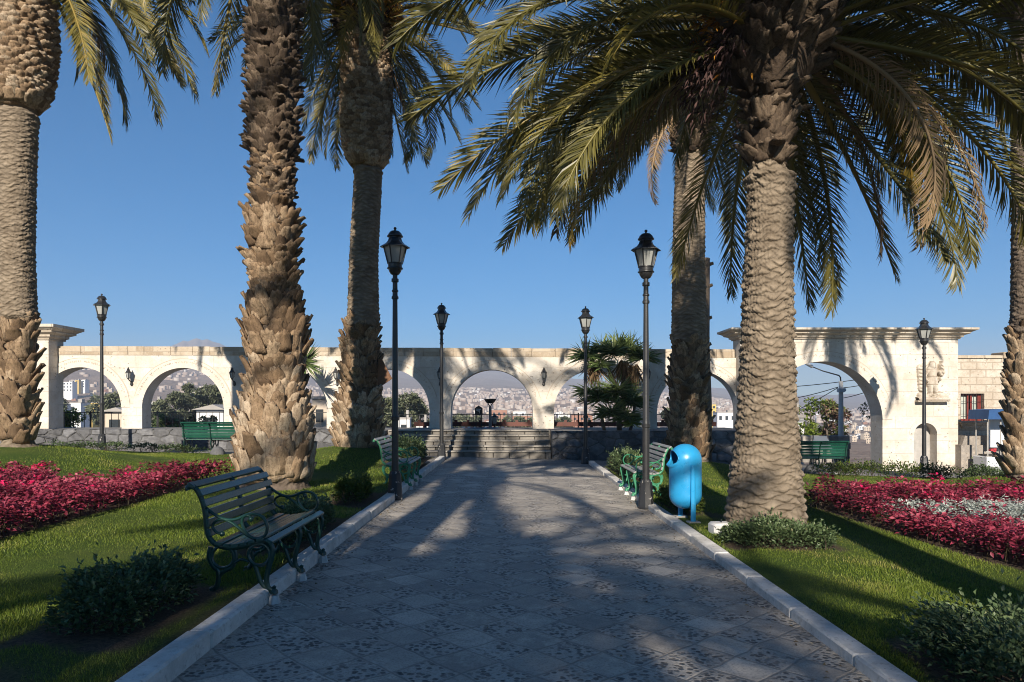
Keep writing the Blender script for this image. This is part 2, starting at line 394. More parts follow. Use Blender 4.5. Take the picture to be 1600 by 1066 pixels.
def m_chip():
    m, nt, b = NT('chipped_black_paint'); k = NB(nt); p = k.obj()
    f = k.ramp(k.noise(p, 11, 4, .6), [(.62, 0.), (.66, 1.)])
    k.l(k.mix(f, (.017, .018, .02), (.32, .3, .28)), b.inputs['Base Color']); b.inputs['Roughness'].default_value = .5
    k.l(k.bump(k.noise(p, 30, 4), .25, .01), b.inputs['Normal']); return m
M['black_chip'] = m_chip()
M['frost'] = simple('frosted_glass', (.36, .37, .36), (.28, .29, .28), 4, .25, spec=.5)
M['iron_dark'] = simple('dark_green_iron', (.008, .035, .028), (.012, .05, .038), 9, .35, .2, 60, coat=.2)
M['iron_lit'] = simple('sunlit_green_iron', (.03, .17, .085), (.05, .24, .13), 9, .45, .2, 60)  # brighter copy of the bench green, sunlight put into the colour
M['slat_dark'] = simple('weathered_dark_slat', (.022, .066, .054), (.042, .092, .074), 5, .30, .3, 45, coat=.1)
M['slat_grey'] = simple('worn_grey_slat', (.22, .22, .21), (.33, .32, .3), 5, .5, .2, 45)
M['slat_green'] = simple('green_painted_slat', (.007, .062, .040), (.011, .085, .054), 5, .42, .2, 45)
def m_bin():
    m, nt, b = NT('sky_blue_enamel'); k = NB(nt); p = k.obj()
    col = k.mix(k.ramp(k.noise(p, 3, 4), [(.35, 0.), (.7, 1.)]), (.022, .27, .55), (.03, .31, .60))
    col = k.mix(k.ramp(k.noise(p, 26, 5, .7), [(.66, 0.), (.70, .8)]), col, (.30, .40, .45))
    col = k.mix(k.ramp(k.noise(p, 7, 6, .7), [(.56, 0.), (.72, .5)]), col, (.02, .15, .28))
    k.l(col, b.inputs['Base Color']); k.l(k.ramp(k.noise(p, 6, 4), [(.3, .22), (.7, .45)]), b.inputs['Roughness'])
    k.l(k.bump(k.noise(p, 9, 3), .06, .01), b.inputs['Normal']); return m
M['white'] = simple('white_paint', (.72, .71, .68), (.55, .54, .52), 5, .7, .2, 40)
M['block'] = simple('white_concrete', (.60, .60, .59), (.42, .42, .41), 6, .85, .4, 50)
M['blue'] = simple('sky_blue_enamel', (.018, .36, .72), (.022, .41, .78), 3, .28, .04, 12, coat=.25, bdist=.004)
M['blue'] = m_bin()
M['darkhole'] = simple('dark_inside', (.012, .012, .013), rough=.9)
M['conc'] = simple('grey_concrete', (.42, .40, .38), (.30, .29, .27), 6, .85, .3, 40)
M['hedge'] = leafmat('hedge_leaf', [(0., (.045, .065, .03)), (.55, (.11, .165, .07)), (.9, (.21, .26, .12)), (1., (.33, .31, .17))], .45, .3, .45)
M['hedge_lit'] = leafmat('shrub_leaf', [(0., (.03, .055, .012)), (.5, (.08, .12, .022)), (1., (.17, .19, .04))], .5, .25, .4)
M['twig'] = simple('twig', (.08, .055, .035), (.05, .035, .025), 8, .9)
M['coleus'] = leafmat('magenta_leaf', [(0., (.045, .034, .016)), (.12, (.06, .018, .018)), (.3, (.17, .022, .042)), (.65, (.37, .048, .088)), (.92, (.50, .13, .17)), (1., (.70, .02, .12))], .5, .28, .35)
M['miller'] = leafmat('silver_leaf', [(0., (.22, .25, .23)), (1., (.62, .65, .60))], .8, .15, .2)
M['yucca'] = leafmat('yucca_leaf', [(0., (.045, .075, .025)), (.6, (.13, .18, .06)), (1., (.25, .28, .11))], .4, .12, .45)
M['tree'] = leafmat('far_tree_leaf', [(0., (.07, .08, .045)), (.6, (.16, .18, .105)), (1., (.24, .25, .155))], .6, .2, .3)
M['bush'] = leafmat('bright_bush_leaf', [(0., (.09, .14, .02)), (1., (.27, .34, .05))], .5, .3, .3)
M['bougain'] = leafmat('mixed_bush_leaf', [(0., (.13, .07, .07)), (.3, (.25, .15, .11)), (.6, (.13, .18, .05)), (.9, (.23, .27, .07)), (1., (.5, .2, .24))], .5, .25, .3)
M['trunk'] = simple('tree_trunk', (.16, .13, .10), (.08, .065, .05), 6, .9, .5, 30)
# ---------------------------------------------------------------- ground, path, kerbs, lawn
def sheet(name, x0, x1, y0, y1, nx, ny, zf, mat, kind='structure', smooth=True):
    xs = np.linspace(x0, x1, nx); ys = np.linspace(y0, y1, ny); X, Y = np.meshgrid(xs, ys)
    Z = zf(X, Y); V = np.stack([X, Y, Z], -1).reshape(-1, 3)
    o = np_mesh(name, V, grid_quads(nx, ny), mats=mat, smooth=smooth)
    o['kind'] = kind; return o
def terr(x, y):
    "the valley: falls away behind the terrace, then climbs to the city slope and the mountains"
    px = 800 + F * x / np.maximum(y, 30)
    r1 = np.interp(px, [-600, 0, 100, 160, 215, 280, 340, 450, 560, 640, 720, 830, 900, 1000, 1110, 1240, 1400, 2200], [590, 588, 577, 577, 584, 589, 586, 598, 610, 612, 606, 613, 610, 612, 622, 640, 642, 630])
    r2 = np.interp(px, [-600, 0, 150, 225, 258, 268, 278, 287, 294, 301, 308, 316, 324, 333, 343, 352, 365, 420, 500, 620, 700, 780, 850, 930, 1000, 1110, 1240, 1330, 1400, 1600, 2200], [575, 568, 565, 559, 549, 541, 537, 532, 534, 530, 528.5, 532, 530, 534, 536, 541, 549, 556, 560, 568, 578, 577, 588, 595, 599, 606, 619, 616, 621, 612, 590])
    Y1 = np.interp(px, [0, 300, 500, 1600], [750, 850, 1150, 1250]); Y2 = 2400.
    z1 = CAMH + (HY - r1) / F * Y1; z2 = CAMH + (HY - r2) / F * Y2
    near = np.interp(y, [0, 28, 36, 60, 120, 330], [-1.2, -1.2, -3, -8.5, -12, -13])
    t = np.clip((y - 330) / (Y1 - 330), 0, 1)
    s1 = -13 + (z1 + 13) * t ** 1.25
    t2 = np.clip((y - Y1) / (Y2 - Y1), 0, 1)
    s2 = z1 + (z2 - z1) * (t2 ** 1.15)
    z = np.where(y < 330, near, np.where(y < Y1, s1, s2))
    t3 = np.clip((y - Y2) / 600, 0, 1)
    z = z - t3 * (z2 * .5)
    amp = np.clip((y - 330) / 400, 0, 1)
    n = np.sin(x * .021 + np.sin(y * .013) * 2) * np.sin(y * .017 + x * .006) * 2.2 + np.sin(x * .057 + 1.3) * np.sin(y * .049) * .9
    n2 = np.abs(np.sin(x * .0105 + y * .004 + .8 * np.sin(y * .011))) * np.clip((y - Y1) / 700, 0, 1) * -14
    return z + n * amp * np.where(t3 > 0, 0, 1) * np.clip(1 - np.abs(t2 - 0) * .0, 0, 1) + n2 * (1 - t2) 
# valley and hills
ss = np.linspace(-1.5, 1.5, 1000); yy = np.concatenate([np.linspace(27.5, 330, 40), np.linspace(340, 1300, 110), np.linspace(1320, 3050, 80)])
S, YY = np.meshgrid(ss, yy); XX = S * YY
ZZ = terr(XX, YY)
def m_hill():
    m, nt, b = NT('dry_hillside'); k = NB(nt); p = k.pos()
    n1 = k.noise(p, .012, 6, .65); n2 = k.noise(p, .12, 5, .7)
    col = k.mix(k.ramp(n1, [(.35, 0.), (.65, 1.)]), (.27, .20, .155), (.17, .125, .10))
    col = k.mix(k.ramp(n2, [(.4, 0.), (.7, .5)]), col, (.36, .30, .25))
    k.l(col, b.inputs['Base Color']); b.inputs['Roughness'].default_value = 1; b.inputs['Specular IOR Level'].default_value = 0
    k.l(k.bump(n2, .7, 4), b.inputs['Normal']); return m
M['hill'] = m_hill()
o = np_mesh('hills', np.stack([XX, YY, ZZ], -1).reshape(-1, 3), grid_quads(len(ss), len(yy)), mats=M['hill'], smooth=True); o['kind'] = 'structure'
# square
sheet('ground', -60, 60, -60, 29, 80, 80, lambda x, y: g(x, y) - .06 - .0 * y - 1.2 * sm(27.2, 28.6, y) * (x > -99), M['ground'])
sheet('plaza_pavement', -45, 45, -50, 24.4, 90, 110, lambda x, y: g(x, y) - .004, M['plaza'])
XL, XR = -1.914, 2.176
sheet('path', XL - .02, XR + .02, -40, 18.9, 12, 60, lambda x, y: g(x, y) + .0, M['path'])
def kerb(name, x0, x1, h):
    b = MB(); y = -20; 
    while y < 20.1:
        L = min(1.02, 20.1 - y)
        if L < .2: break
        jx, jz = random.uniform(-.006, .006), random.uniform(-.006, .006)
        zc = g((x0 + x1) / 2, y)
        b.bbox(((x0 + x1) / 2 + jx, y + L / 2, zc + h / 2 - .1 + jz), (x1 - x0, L - .008, h + .2), .014)
        y += L
    o = b.build(name, M['kerb'], auto=40); o['kind'] = 'structure'; return o
kerb('kerb', XL - .155, XL, .115); kerb('kerb', XR, XR + .165, .085)

# plots: hedges and flower beds (polygons on the lawn), used for planting and for bare soil
HEDGES = [  # name, label, centre x, centre y, length along y, width, height, leaf mat, density
 ('box_hedge', 'low dark green box hedge in the left foreground at the foot of the near bench', -2.66, 4.92, 1.25, .62, .28, 'hedge', 1.0),
 ('box_hedge', 'dark low hedge just behind the near bench beside the left kerb', -2.40, 7.95, 1.9, .46, .30, 'hedge', 1.0),
 ('shrub', 'small yellow-green shrub by the kerb before the left path lamp', -2.42, 10.75, 1.2, .48, .27, 'hedge_lit', .9),
 ('box_hedge', 'clipped green hedge beyond the far left bench by the kerb end', -2.50, 17.0, 3.0, .65, .36, 'hedge', .8),
 ('box_hedge', 'loose dark hedge in the right foreground corner beside the kerb', 3.02, 3.78, 2.1, 1.05, .33, 'hedge', 1.0),
 ('shrub', 'low leafy shrubs around the foot of the right-hand palm', 3.08, 8.10, .65, 1.25, .20, 'hedge', 1.1),
 ('shrub', 'sunlit yellowish shrub between the right path lamp and the blue bin', 2.62, 11.0, 1.6, .46, .30, 'hedge_lit', .9),
 ('box_hedge', 'dark clipped hedge in front of the far right bench', 2.72, 16.6, 3.0, .7, .36, 'hedge', .8),
]
def rowhedge(label, x0, x1, y, wdt, h, mat):
    HEDGES.append(('box_hedge', label, (x0 + x1) / 2, y, wdt, x1 - x0, h, mat, .55))
rowhedge('long low hedge edging the right lawn before the stone gateway', 7.6, 11.2, 17.6, .5, .3, 'hedge_lit')
rowhedge('short rounded hedge at the right end of the lawn edge near the cart', 10.9, 12.5, 17.0, .6, .34, 'hedge')
rowhedge('thin row of seedlings edging the left lawn at the foot of a lamp post', -12.3, -8.2, 18.75, .25, .2, 'hedge')
BEDS = {
 'L': np.array([(-5.25,4.6),(-5.2,13.3),(-5.6,12.8),(-6.3,10.9),(-6.9,10.0),(-7.1,11.0),(-7.6,11.7),(-8.7,11.3),(-11.5,9.6),(-12,7),(-9,4.6)]),
 'RF': np.array([(4.95,11.9),(5.0,9),(5.15,7.0),(5.6,5.5),(8,5.2),(8,7.8),(6.5,8.8),(5.65,9.5),(5.5,10.6),(5.7,11.6)]),
 'RB': np.array([(4.95,12.0),(6.0,11.0),(7.5,11.0),(10.6,10.7),(11.5,12.4),(9,12.9),(6,13.0)]),
 'W': np.array([(5.6,10.7),(5.55,9.6),(6.5,8.9),(8,7.9),(12,7.8),(12.5,9.3),(10.5,10.6),(7.5,10.9)]),
}
def inpoly(x, y, poly):
    c = np.zeros(np.shape(x), bool); n = len(poly); j = n - 1
    for i in range(n):
        xi, yi = poly[i]; xj, yj = poly[j]
        c ^= ((yi > y) != (yj > y)) & (x < (xj - xi) * (y - yi) / (yj - yi + 1e-12) + xi); j = i
    return c
def soilmask(x, y):
    m = np.zeros(np.shape(x))
    for h in HEDGES[:8]:
        d = np.maximum(np.abs(x - h[2]) / (h[5] / 2 + (.10 if h[2] < 0 else -.02)), np.abs(y - h[3]) / (h[4] / 2 + (.12 if h[2] < 0 else -.05)))
        d = d + .10 * np.sin(x * 9 + y * 5)
        m = np.maximum(m, sm(1.12, .95, d))
    for p in BEDS.values():
        m = np.maximum(m, inpoly(x, y, p) * 1.)
    # a worn edge along the kerbs, and a bare patch left front
    m = np.maximum(m, .8 * sm(.10, .02, np.abs(x + 2.07 + .03 * np.sin(y * 3)) ))
    m = np.maximum(m, .9 * np.exp(-(((x + 2.75) / .3) ** 2 + ((y - 3.55) / .45) ** 2)))
    m = np.maximum(m, .8 * np.exp(-(((x - 2.95) / .22) ** 2 + ((y - 10.3) / .4) ** 2)))
    return np.clip(m, 0, 1)
def lawn(name, x0, x1, y0, y1, step):
    nx = int((x1 - x0) / step); ny = int((y1 - y0) / step)
    X, Y = np.meshgrid(np.linspace(x0, x1, nx), np.linspace(y0, y1, ny)); Z = lawn_z(X, Y) + .012 * np.sin(X * 2.1) * np.sin(Y * 1.7)
    o = np_mesh(name, np.stack([X, Y, Z], -1).reshape(-1, 3), grid_quads(nx, ny), tint=soilmask(X, Y).ravel(), mats=M['lawn'], smooth=True)
    o['kind'] = 'structure'
lawn('lawn', -24, XL - .15, -2, 19.0, .12); lawn('lawn', XR + .16, 24, -2, 17.9, .12)

def grass_field(name, regions, label):
    VS, TT, n0 = [], [], 0
    for (x0, x1, y0, y1, dens, h, wd) in regions:
        n = int((x1 - x0) * (y1 - y0) * dens)
        x = RNG.uniform(x0, x1, n); y = RNG.uniform(y0, y1, n)
        keep = (soilmask(x, y) < RNG.uniform(.15, .7, n)) & (np.abs(x) < .80 * y + .5)
        x, y = x[keep], y[keep]; n = len(x)
        z = lawn_z(x, y) - .008
        patch = .5 + .25 * np.sin(x * 1.9 + np.sin(y * 1.3)) + .25 * np.sin(y * 2.3 + x * .7)
        hh = h * RNG.uniform(.5, 1.25, n) * (.8 + .4 * patch)
        a = RNG.uniform(0, 2 * PI, n); lean = RNG.uniform(.1, .75, n) * hh; la = RNG.uniform(0, 2 * PI, n)
        b = np.stack([x, y, z], 1); s = np.stack([np.cos(a), np.sin(a), a * 0], 1) * wd / 2
        t = b + np.stack([np.cos(la) * lean, np.sin(la) * lean, hh], 1)
        VS.append(np.stack([b - s, b + s, t], 1).reshape(-1, 3))
        TT.append(np.repeat(np.clip(RNG.normal(.42, .18, n) + .30 * (patch - .5) + .35 * sm(.72, .95, .5 + .5 * np.sin(x * 3.1 + 2 * np.sin(y * 1.7)) * np.sin(y * 2.7 + x)), 0, 1), 3))
    V = np.concatenate(VS); T = np.arange(len(V)).reshape(-1, 3)
    o = np_mesh(name, V, None, T, np.concatenate(TT), M['grass']); tag(o, label, 'grass', None, 'stuff')
grass_field('grass', [(-6, XL - .17, 2.4, 6.5, 6000, .030, .005), (-9, XL - .17, 6.5, 11, 2800, .032, .007), (-14, XL - .17, 11, 18.9, 900, .036, .012)], 'mown green grass of the left lawn between kerb and arcade')
grass_field('grass', [(XR + .17, 6, 2.4, 6.5, 6000, .030, .005), (XR + .17, 9, 6.5, 11, 2800, .032, .007), (XR + .17, 14, 11, 17.8, 900, .036, .012)], 'mown green grass of the right lawn between kerb and gateway')

n = 420; x = np.concatenate([RNG.uniform(-1.9, 2.15, 180), -1.85 + np.abs(RNG.normal(0, .12, 120)), 2.1 - np.abs(RNG.normal(0, .12, 120))]); y = RNG.uniform(2.4, 13, n)
a = RNG.uniform(0, 2 * PI, n); V, T, tt = leaves(np.stack([x, y, g(x, y) + .006], 1), np.stack([np.cos(a), np.sin(a), RNG.uniform(0, .25, n)], 1), RNG.uniform(.012, .045, n), RNG.uniform(.006, .02, n), RNG.uniform(0, 1, n))
o = np_mesh('leaf_litter', V, None, T, tt, leafmat('dry_leaf', [(0., (.10, .07, .04)), (.6, (.24, .18, .10)), (1., (.45, .40, .32))], .8, .1, .2)); tag(o, 'scattered dry leaf bits on the paving and along the kerbs', 'leaf litter', None, 'stuff')
# ---------------------------------------------------------------- hedges
for i, (nm, lab, cx, cy, ly, lx, h, mt, dens) in enumerate(HEDGES):
    e = empty(nm, (cx, cy, float(lawn_z(cx, cy))), 0, lab, 'hedge' if 'hedge' in nm else 'shrub')
    n = int(5200 * dens * min(2.2, (lx * ly) / .9) + 900)
    if cy > 12: n = int(n * .55)
    u = RNG.uniform(-1, 1, (n, 3)); u[:, 2] = RNG.uniform(0, 1, n) ** .75
    # lumpy superellipse, fuller near the surface
    rr = (np.abs(u[:, 0]) ** 3.2 + np.abs(u[:, 1]) ** 3.2 + np.abs(u[:, 2]) ** 3.2) ** (1 / 3.2)
    u = u / np.maximum(rr, .05)[:, None] * (RNG.uniform(.35, 1, n) ** .45)[:, None]
    px_, py_, pz = u[:, 0] * lx / 2, u[:, 1] * ly / 2, u[:, 2] * h
    lump = 1 + .20 * np.sin(px_ * 9 + i) * np.sin(py_ * 7 + 2 * i) + .15 * np.sin(py_ * 17 + i) + .10 * np.sin(px_ * 31 + py_ * 13)
    pz = pz * lump + .02; px_ = px_ * (1 + .1 * np.sin(py_ * 11 + pz * 9)); 
    sh = np.sin(px_ * 57 + 3 * i) * np.sin(py_ * 49 + i) > .55     # stray shoots
    ext = np.where(sh, 1 + RNG.uniform(0, .38, n), 1.); pz = pz * ext; px_ = px_ * (1 + (ext - 1) * .35); py_ = py_ * (1 + (ext - 1) * .25)
    pos = np.stack([px_, py_, pz], 1)
    pos[:, 2] += lawn_z(cx + px_, cy + py_) - lawn_z(cx, cy)
    d = norm(u * [1, 1, .8] + RNG.normal(0, .55, (n, 3)) + [0, 0, .35])
    sz = (.036 if cy < 12 else .05)
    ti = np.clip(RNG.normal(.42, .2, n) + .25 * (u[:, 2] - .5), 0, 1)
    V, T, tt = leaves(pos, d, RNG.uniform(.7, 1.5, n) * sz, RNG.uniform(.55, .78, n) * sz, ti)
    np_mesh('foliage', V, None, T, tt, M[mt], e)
    b = MB()
    for q in range(int(14 * max(lx, ly))):
        x, y = random.uniform(-.4, .4) * lx, random.uniform(-.46, .46) * ly
        z0 = float(lawn_z(cx + x, cy + y) - lawn_z(cx, cy)) - .02
        b.tube([(x, y, z0), (x + random.uniform(-.05, .05), y + random.uniform(-.05, .05), z0 + h * .5), (x + random.uniform(-.1, .1), y + random.uniform(-.1, .1), z0 + h * random.uniform(.8, 1.0))], [.007, .005, .002], 4)
    b.build('stem', M['twig'], e)['kind'] = 'stuff'

# ---------------------------------------------------------------- flower beds
def bed(poly, label, spacing, hgt, mat, leafn, L, Wf, dark=0., edge=True):
    x0, y0 = poly.min(0); x1, y1 = poly.max(0)
    gx, gy = np.meshgrid(np.arange(x0, x1, spacing), np.arange(y0, y1, spacing))
    gx = gx.ravel() + RNG.uniform(-.45, .45, gx.size) * spacing; gy = gy.ravel() + RNG.uniform(-.45, .45, gy.size) * spacing
    k = inpoly(gx, gy, poly) & ((RNG.random(gx.size) > .07) & (np.sin(gx * 4.3 + 2 * np.sin(gy * 2.9)) * np.sin(gy * 5.1 + gx) < .86)) & (np.abs(gx) < .85 * gy + .6); gx, gy = gx[k], gy[k]; n = len(gx)
    ph = hgt * (1 + .16 * np.sin(gx * 3.1 + 1) * np.sin(gy * 2.3) + RNG.normal(0, .13, n)); ph = np.where(RNG.random(n) < .03, ph * 1.35, ph)
    tone = np.clip(.52 + .22 * np.sin(gx * 1.3 + gy * .9) + RNG.normal(0, .2, n) - dark, 0, 1)
    m = leafn; N = n * m
    a = RNG.uniform(0, 2 * PI, (n, m)); lev = RNG.uniform(0, 1, (n, m)) ** .55
    rad = spacing * .75 * RNG.uniform(.1, 1, (n, m)) * (1.15 - .5 * lev)
    pos = np.stack([gx[:, None] + np.cos(a) * rad, gy[:, None] + np.sin(a) * rad, lawn_z(gx, gy)[:, None] + ph[:, None] * (.12 + .88 * lev)], -1).reshape(-1, 3)
    el = RNG.normal(.12, .38, (n, m)) + .25 * (lev - .5)
    d = np.stack([np.cos(a) * np.cos(el), np.sin(a) * np.cos(el), np.sin(el)], -1).reshape(-1, 3)
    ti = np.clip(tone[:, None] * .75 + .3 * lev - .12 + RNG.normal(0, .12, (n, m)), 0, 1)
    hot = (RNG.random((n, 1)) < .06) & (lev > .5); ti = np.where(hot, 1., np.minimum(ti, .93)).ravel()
    V, T, tt = leaves(pos, d, RNG.uniform(.7, 1.25, N) * L, RNG.uniform(.8, 1.1, N) * L * Wf, ti, fold=.12)
    # stems
    sb = np.stack([gx, gy, lawn_z(gx, gy) - .01], 1); st = sb + np.stack([RNG.normal(0, .02, n), RNG.normal(0, .02, n), ph * .9], 1)
    Vs = np.stack([sb - [.006, 0, 0], sb + [.006, 0, 0], st], 1).reshape(-1, 3); Ts = np.arange(n * 3).reshape(-1, 3) + len(V)
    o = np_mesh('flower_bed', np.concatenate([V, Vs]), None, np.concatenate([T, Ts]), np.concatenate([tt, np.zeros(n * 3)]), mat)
    tag(o, label, 'flower bed', None, 'stuff')
bed(BEDS['L'], 'wide bed of magenta and maroon leafed plants on the left lawn', .16, .31, M['coleus'], 44, .066, .62)
bed(BEDS['RF'], 'front band of deep crimson leafed plants on the right lawn', .16, .31, M['coleus'], 44, .066, .62, .1)
bed(BEDS['RB'], 'back band of crimson leafed plants beyond the silver planting', .18, .34, M['coleus'], 36, .08, .62, .04)
bed(BEDS['W'], 'pale silver leafed ground cover between the two crimson bands', .085, .25, M['miller'], 30, .055, .35)

# ---------------------------------------------------------------- arcade
YA, TA = 24.5, .62
ARCH = [(126, 0), (286, 0), (446.5, 0), (607, 0), (768.5, 0), (929.5, 0), (1090.5, 0)]
sx = lambda px, y=YA: (px - 800) / F * y
def wall_with_arches(b, x0, x1, top, base, arches, y0, y1, nseg=28):
    "arches: (cx, r, spring z); the wall is one solid with the openings cut to its foot"
    cols = []; x = x0
    for cx, r, sp in arches:
        cols.append(('s', x, cx - r)); cols.append(('a', cx, r, sp)); x = cx + r
    cols.append(('s', x, x1))
    def strip(xs, lo):
        n = len(xs)
        V = []
        for yv in (y0, y1):
            for xx, zz in zip(xs, lo): V += [(xx, yv, zz), (xx, yv, top(xx))]
        f = []
        for i in range(n - 1):
            a = 2 * i; c = 2 * n + 2 * i
            f += [(a, a+2, a+3, a+1), (c, c+1, c+3, c+2), (a+1, a+3, c+3, c+1), (a, c, c+2, a+2)]
        b.add(V, f)
    for c in cols:
        if c[0] == 's':
            if c[2] - c[1] < .01: continue
            xs = np.linspace(c[1], c[2], 4); strip(xs, [base] * 4)
            for xx in (c[1], c[2]): 
                b.add([(xx, y0, base), (xx, y1, base), (xx, y1, top(xx)), (xx, y0, top(xx))], [(0, 1, 2, 3)])
        else:
            _, cx, r, sp = c; th = np.linspace(PI, 0, nseg)
            strip(cx + r * np.cos(th), sp + r * np.sin(th))
def ring(b, cx, sp, r0, r1, y0, y1, th0=0., th1=PI, n=40):
    th = np.linspace(th0, th1, n); V = []
    for rr in (r0, r1):
        for yv in (y0, y1):
            V += [(cx + rr * math.cos(t), yv, sp + rr * math.sin(t)) for t in th]
    f = []
    for i in range(n - 1):
        f += [(i, i+1, 2*n+i+1, 2*n+i), (i, n+i, n+i+1, i+1), (2*n+i, 2*n+i+1, 3*n+i+1, 3*n+i)]
    f += [(0, 2*n, 3*n, n), (n-1, 2*n-1, 4*n-1, 3*n-1)]
    b.add(V, f)
def inscription(b, cx, sp, r, y, h, th0, th1, step):
    "worn carved characters following the curve: short strokes"
    t = th1
    while t > th0:
        if random.random() < .86:
            for q in range(random.choice((1, 2, 2, 3))):
                tt = t + random.uniform(-.3, .3) * step; rr = r + random.uniform(-.15, .15) * h
                a = tt - PI / 2 + random.choice((0, 0, .5, -.5, PI / 2))
                L = h * random.uniform(.45, .95); wd = h * .16
                c = Vector((cx + rr * math.cos(tt), y, sp + rr * math.sin(tt)))
                b.box(c, (wd, .004, L), Matrix.Rotation(-a, 3, 'Y'))
        t -= step
def arch_geo(px):
    cx = sx(px); sp = 1.425 - .006 * cx; return cx, 64 / F * YA, sp
arc = empty('arcade', (0, YA, .78), 0, 'long white stone arcade of round arches behind the steps and low walls', 'arcade')
def child(o, e): o.parent = e; o.matrix_parent_inverse = e.matrix_basis.inverted(); return o
atop = lambda x: 3.30 - .005 * x
b = MB(); wall_with_arches(b, sx(45), 7.75, atop, .74, [arch_geo(p) for p, _ in ARCH], YA, YA + TA)
child(b.build('wall', M['sillar']), arc)
b = MB(); x = sx(45)
while x < 7.7:
    L = min(random.uniform(.42, .95), 7.75 - x)
    h = .30 + random.uniform(-.006, .008); 
    b.bbox((x + L / 2, YA + TA / 2, atop(x + L / 2) + h / 2), (L - .006, TA + .03, h), .012); x += L
child(b.build('coping', M['sillar_top'], auto=40), arc)
for px, _ in ARCH:
    cx, r, sp = arch_geo(px); b = MB(); ring(b, cx, sp, r - .004, r + .30, YA - .022, YA + .05, .02, PI - .02)
    o = child(b.build('archivolt', M['arch_ring'], auto=35), arc)
    b = MB(); ring(b, cx, sp, r + .308, r + .328, YA - .006, YA + .02, .25, PI - .25); b2 = b
    inscription(b, cx, sp, r + .20, YA - .024, .085, .35, PI - .35, .042)
    child(b2.build('inscription', M['inscr']), arc).parent = o
    o2 = o.children[0]; o2.matrix_parent_inverse = o.matrix_world.inverted() if False else Matrix.Identity(4)
    o2.matrix_parent_inverse = (arc.matrix_basis @ o.matrix_parent_inverse).inverted()

# terrace that carries the arcade, retaining walls and steps
ZT = .80
b = MB(); b.box((-10.43, 23.75, ZT - 1.0), (12.74, 4.3, 2.0)); b.box((4.53, 23.75, ZT - 1.0), (6.54, 4.3, 2.0)); b.box((-1.4, 24.43, ZT - 1.004), (5.3, 2.94, 2.0)); b.box((-4.5, 27.0, .28 - .8), (24.6, 2.2, 1.6))
o = b.build('terrace', M['plaza']); o['kind'] = 'structure'
def rubble_wall(name, label, x0, x1, y, top, seed):
    rr = random.Random(seed); e = empty(name, ((x0 + x1) / 2, y, g((x0 + x1) / 2, y)), 0, label, 'wall')
    zb = min(g(x0, y), g(x1, y)) - .1
    b = MB(); b.box(((x0 + x1) / 2, y + .21, (zb + top - .02) / 2), (x1 - x0, .34, top - .02 - zb)); child(b.build('core', M['mortar']), e)
    b = MB()
    W_, H_ = x1 - x0, top - zb; sw, sh = .46, .225
    seeds = []
    for j in range(-1, int(H_ / sh) + 2):
        for i in range(-1, int(W_ / sw) + 2): seeds.append(((i + .5 * (j % 2) + rr.uniform(-.36, .36)) * sw, (j + .5 + rr.uniform(-.30, .30)) * sh))
    def clip(poly, nx_, nz_, d):
        out = []
        for i in range(len(poly)):
            p_, q_ = poly[i], poly[(i + 1) % len(poly)]; a_, c_ = p_[0] * nx_ + p_[1] * nz_ - d, q_[0] * nx_ + q_[1] * nz_ - d
            if a_ <= 0: out.append(p_)
            if (a_ < 0) != (c_ < 0): t = a_ / (a_ - c_); out.append((p_[0] + (q_[0] - p_[0]) * t, p_[1] + (q_[1] - p_[1]) * t))
        return out
    for (sx_, sz_) in seeds:
        poly = [(0, 0), (W_, 0), (W_, H_), (0, H_)]
        for (ox, oz) in seeds:
            dx, dz = ox - sx_, oz - sz_
            if (dx or dz) and abs(dx) < 1.4 and abs(dz) < .8:
                # distances are measured with the height stretched, so stones come out lying
                nx_, nz_ = dx, dz * 2.6; d = (ox * ox - sx_ * sx_) / 2 + 2.6 * (oz * oz - sz_ * sz_) / 2
                poly = clip(poly, nx_, nz_, d)
                if len(poly) < 3: break
        if len(poly) < 3: continue
        cx_, cz_ = sum(p_[0] for p_ in poly) / len(poly), sum(p_[1] for p_ in poly) / len(poly)
        dense = []
        for i in range(len(poly)):
            p_, q_ = poly[i], poly[(i + 1) % len(poly)]; m_ = max(1, int(math.hypot(q_[0] - p_[0], q_[1] - p_[1]) / .07))
            for k_ in range(m_): dense.append((p_[0] + (q_[0] - p_[0]) * k_ / m_ + rr.uniform(-.006, .006), p_[1] + (q_[1] - p_[1]) * k_ / m_ + rr.uniform(-.006, .006)))
        n_ = len(dense); bul = rr.uniform(.02, .05); V = []; tx, tz = rr.uniform(-.1, .1), rr.uniform(-.1, .1)
        size = max(.05, min(max(p_[0] for p_ in poly) - min(p_[0] for p_ in poly), max(p_[1] for p_ in poly) - min(p_[1] for p_ in poly)))
        for (k_, yo) in ((.006, .14), (.006, .03), (.016, -.35), (.05, -.9)):
            for p_ in dense:
                dx, dz = cx_ - p_[0], cz_ - p_[1]; L_ = math.hypot(dx, dz) + 1e-6; s_ = min(k_ * (size / .27), L_ * .8) / L_
                yy_ = yo if yo > 0 else yo * bul + rr.uniform(-.008, .008) + tx * dx * .5 + tz * dz * .5
                V.append((x0 + p_[0] + dx * s_, y + .04 + yy_, zb + p_[1] + dz * s_))
        V.append((x0 + cx_, y + .04 - bul + rr.uniform(-.01, .01), zb + cz_)); f = []
        for r_ in range(3):
            for i in range(n_): j = (i + 1) % n_; f.append((r_ * n_ + i, r_ * n_ + j, (r_ + 1) * n_ + j, (r_ + 1) * n_ + i))
        for i in range(n_): f.append((3 * n_ + i, 3 * n_ + (i + 1) % n_, 4 * n_))
        b.add(V, f, rr.random())
    child(b.build('stonework', M['rubble'], auto=30), e)
YR = 21.5
rubble_wall('retaining_wall', 'low grey rubble retaining wall on the left below the arcade', -22, -4.02, YR, .885, 3)
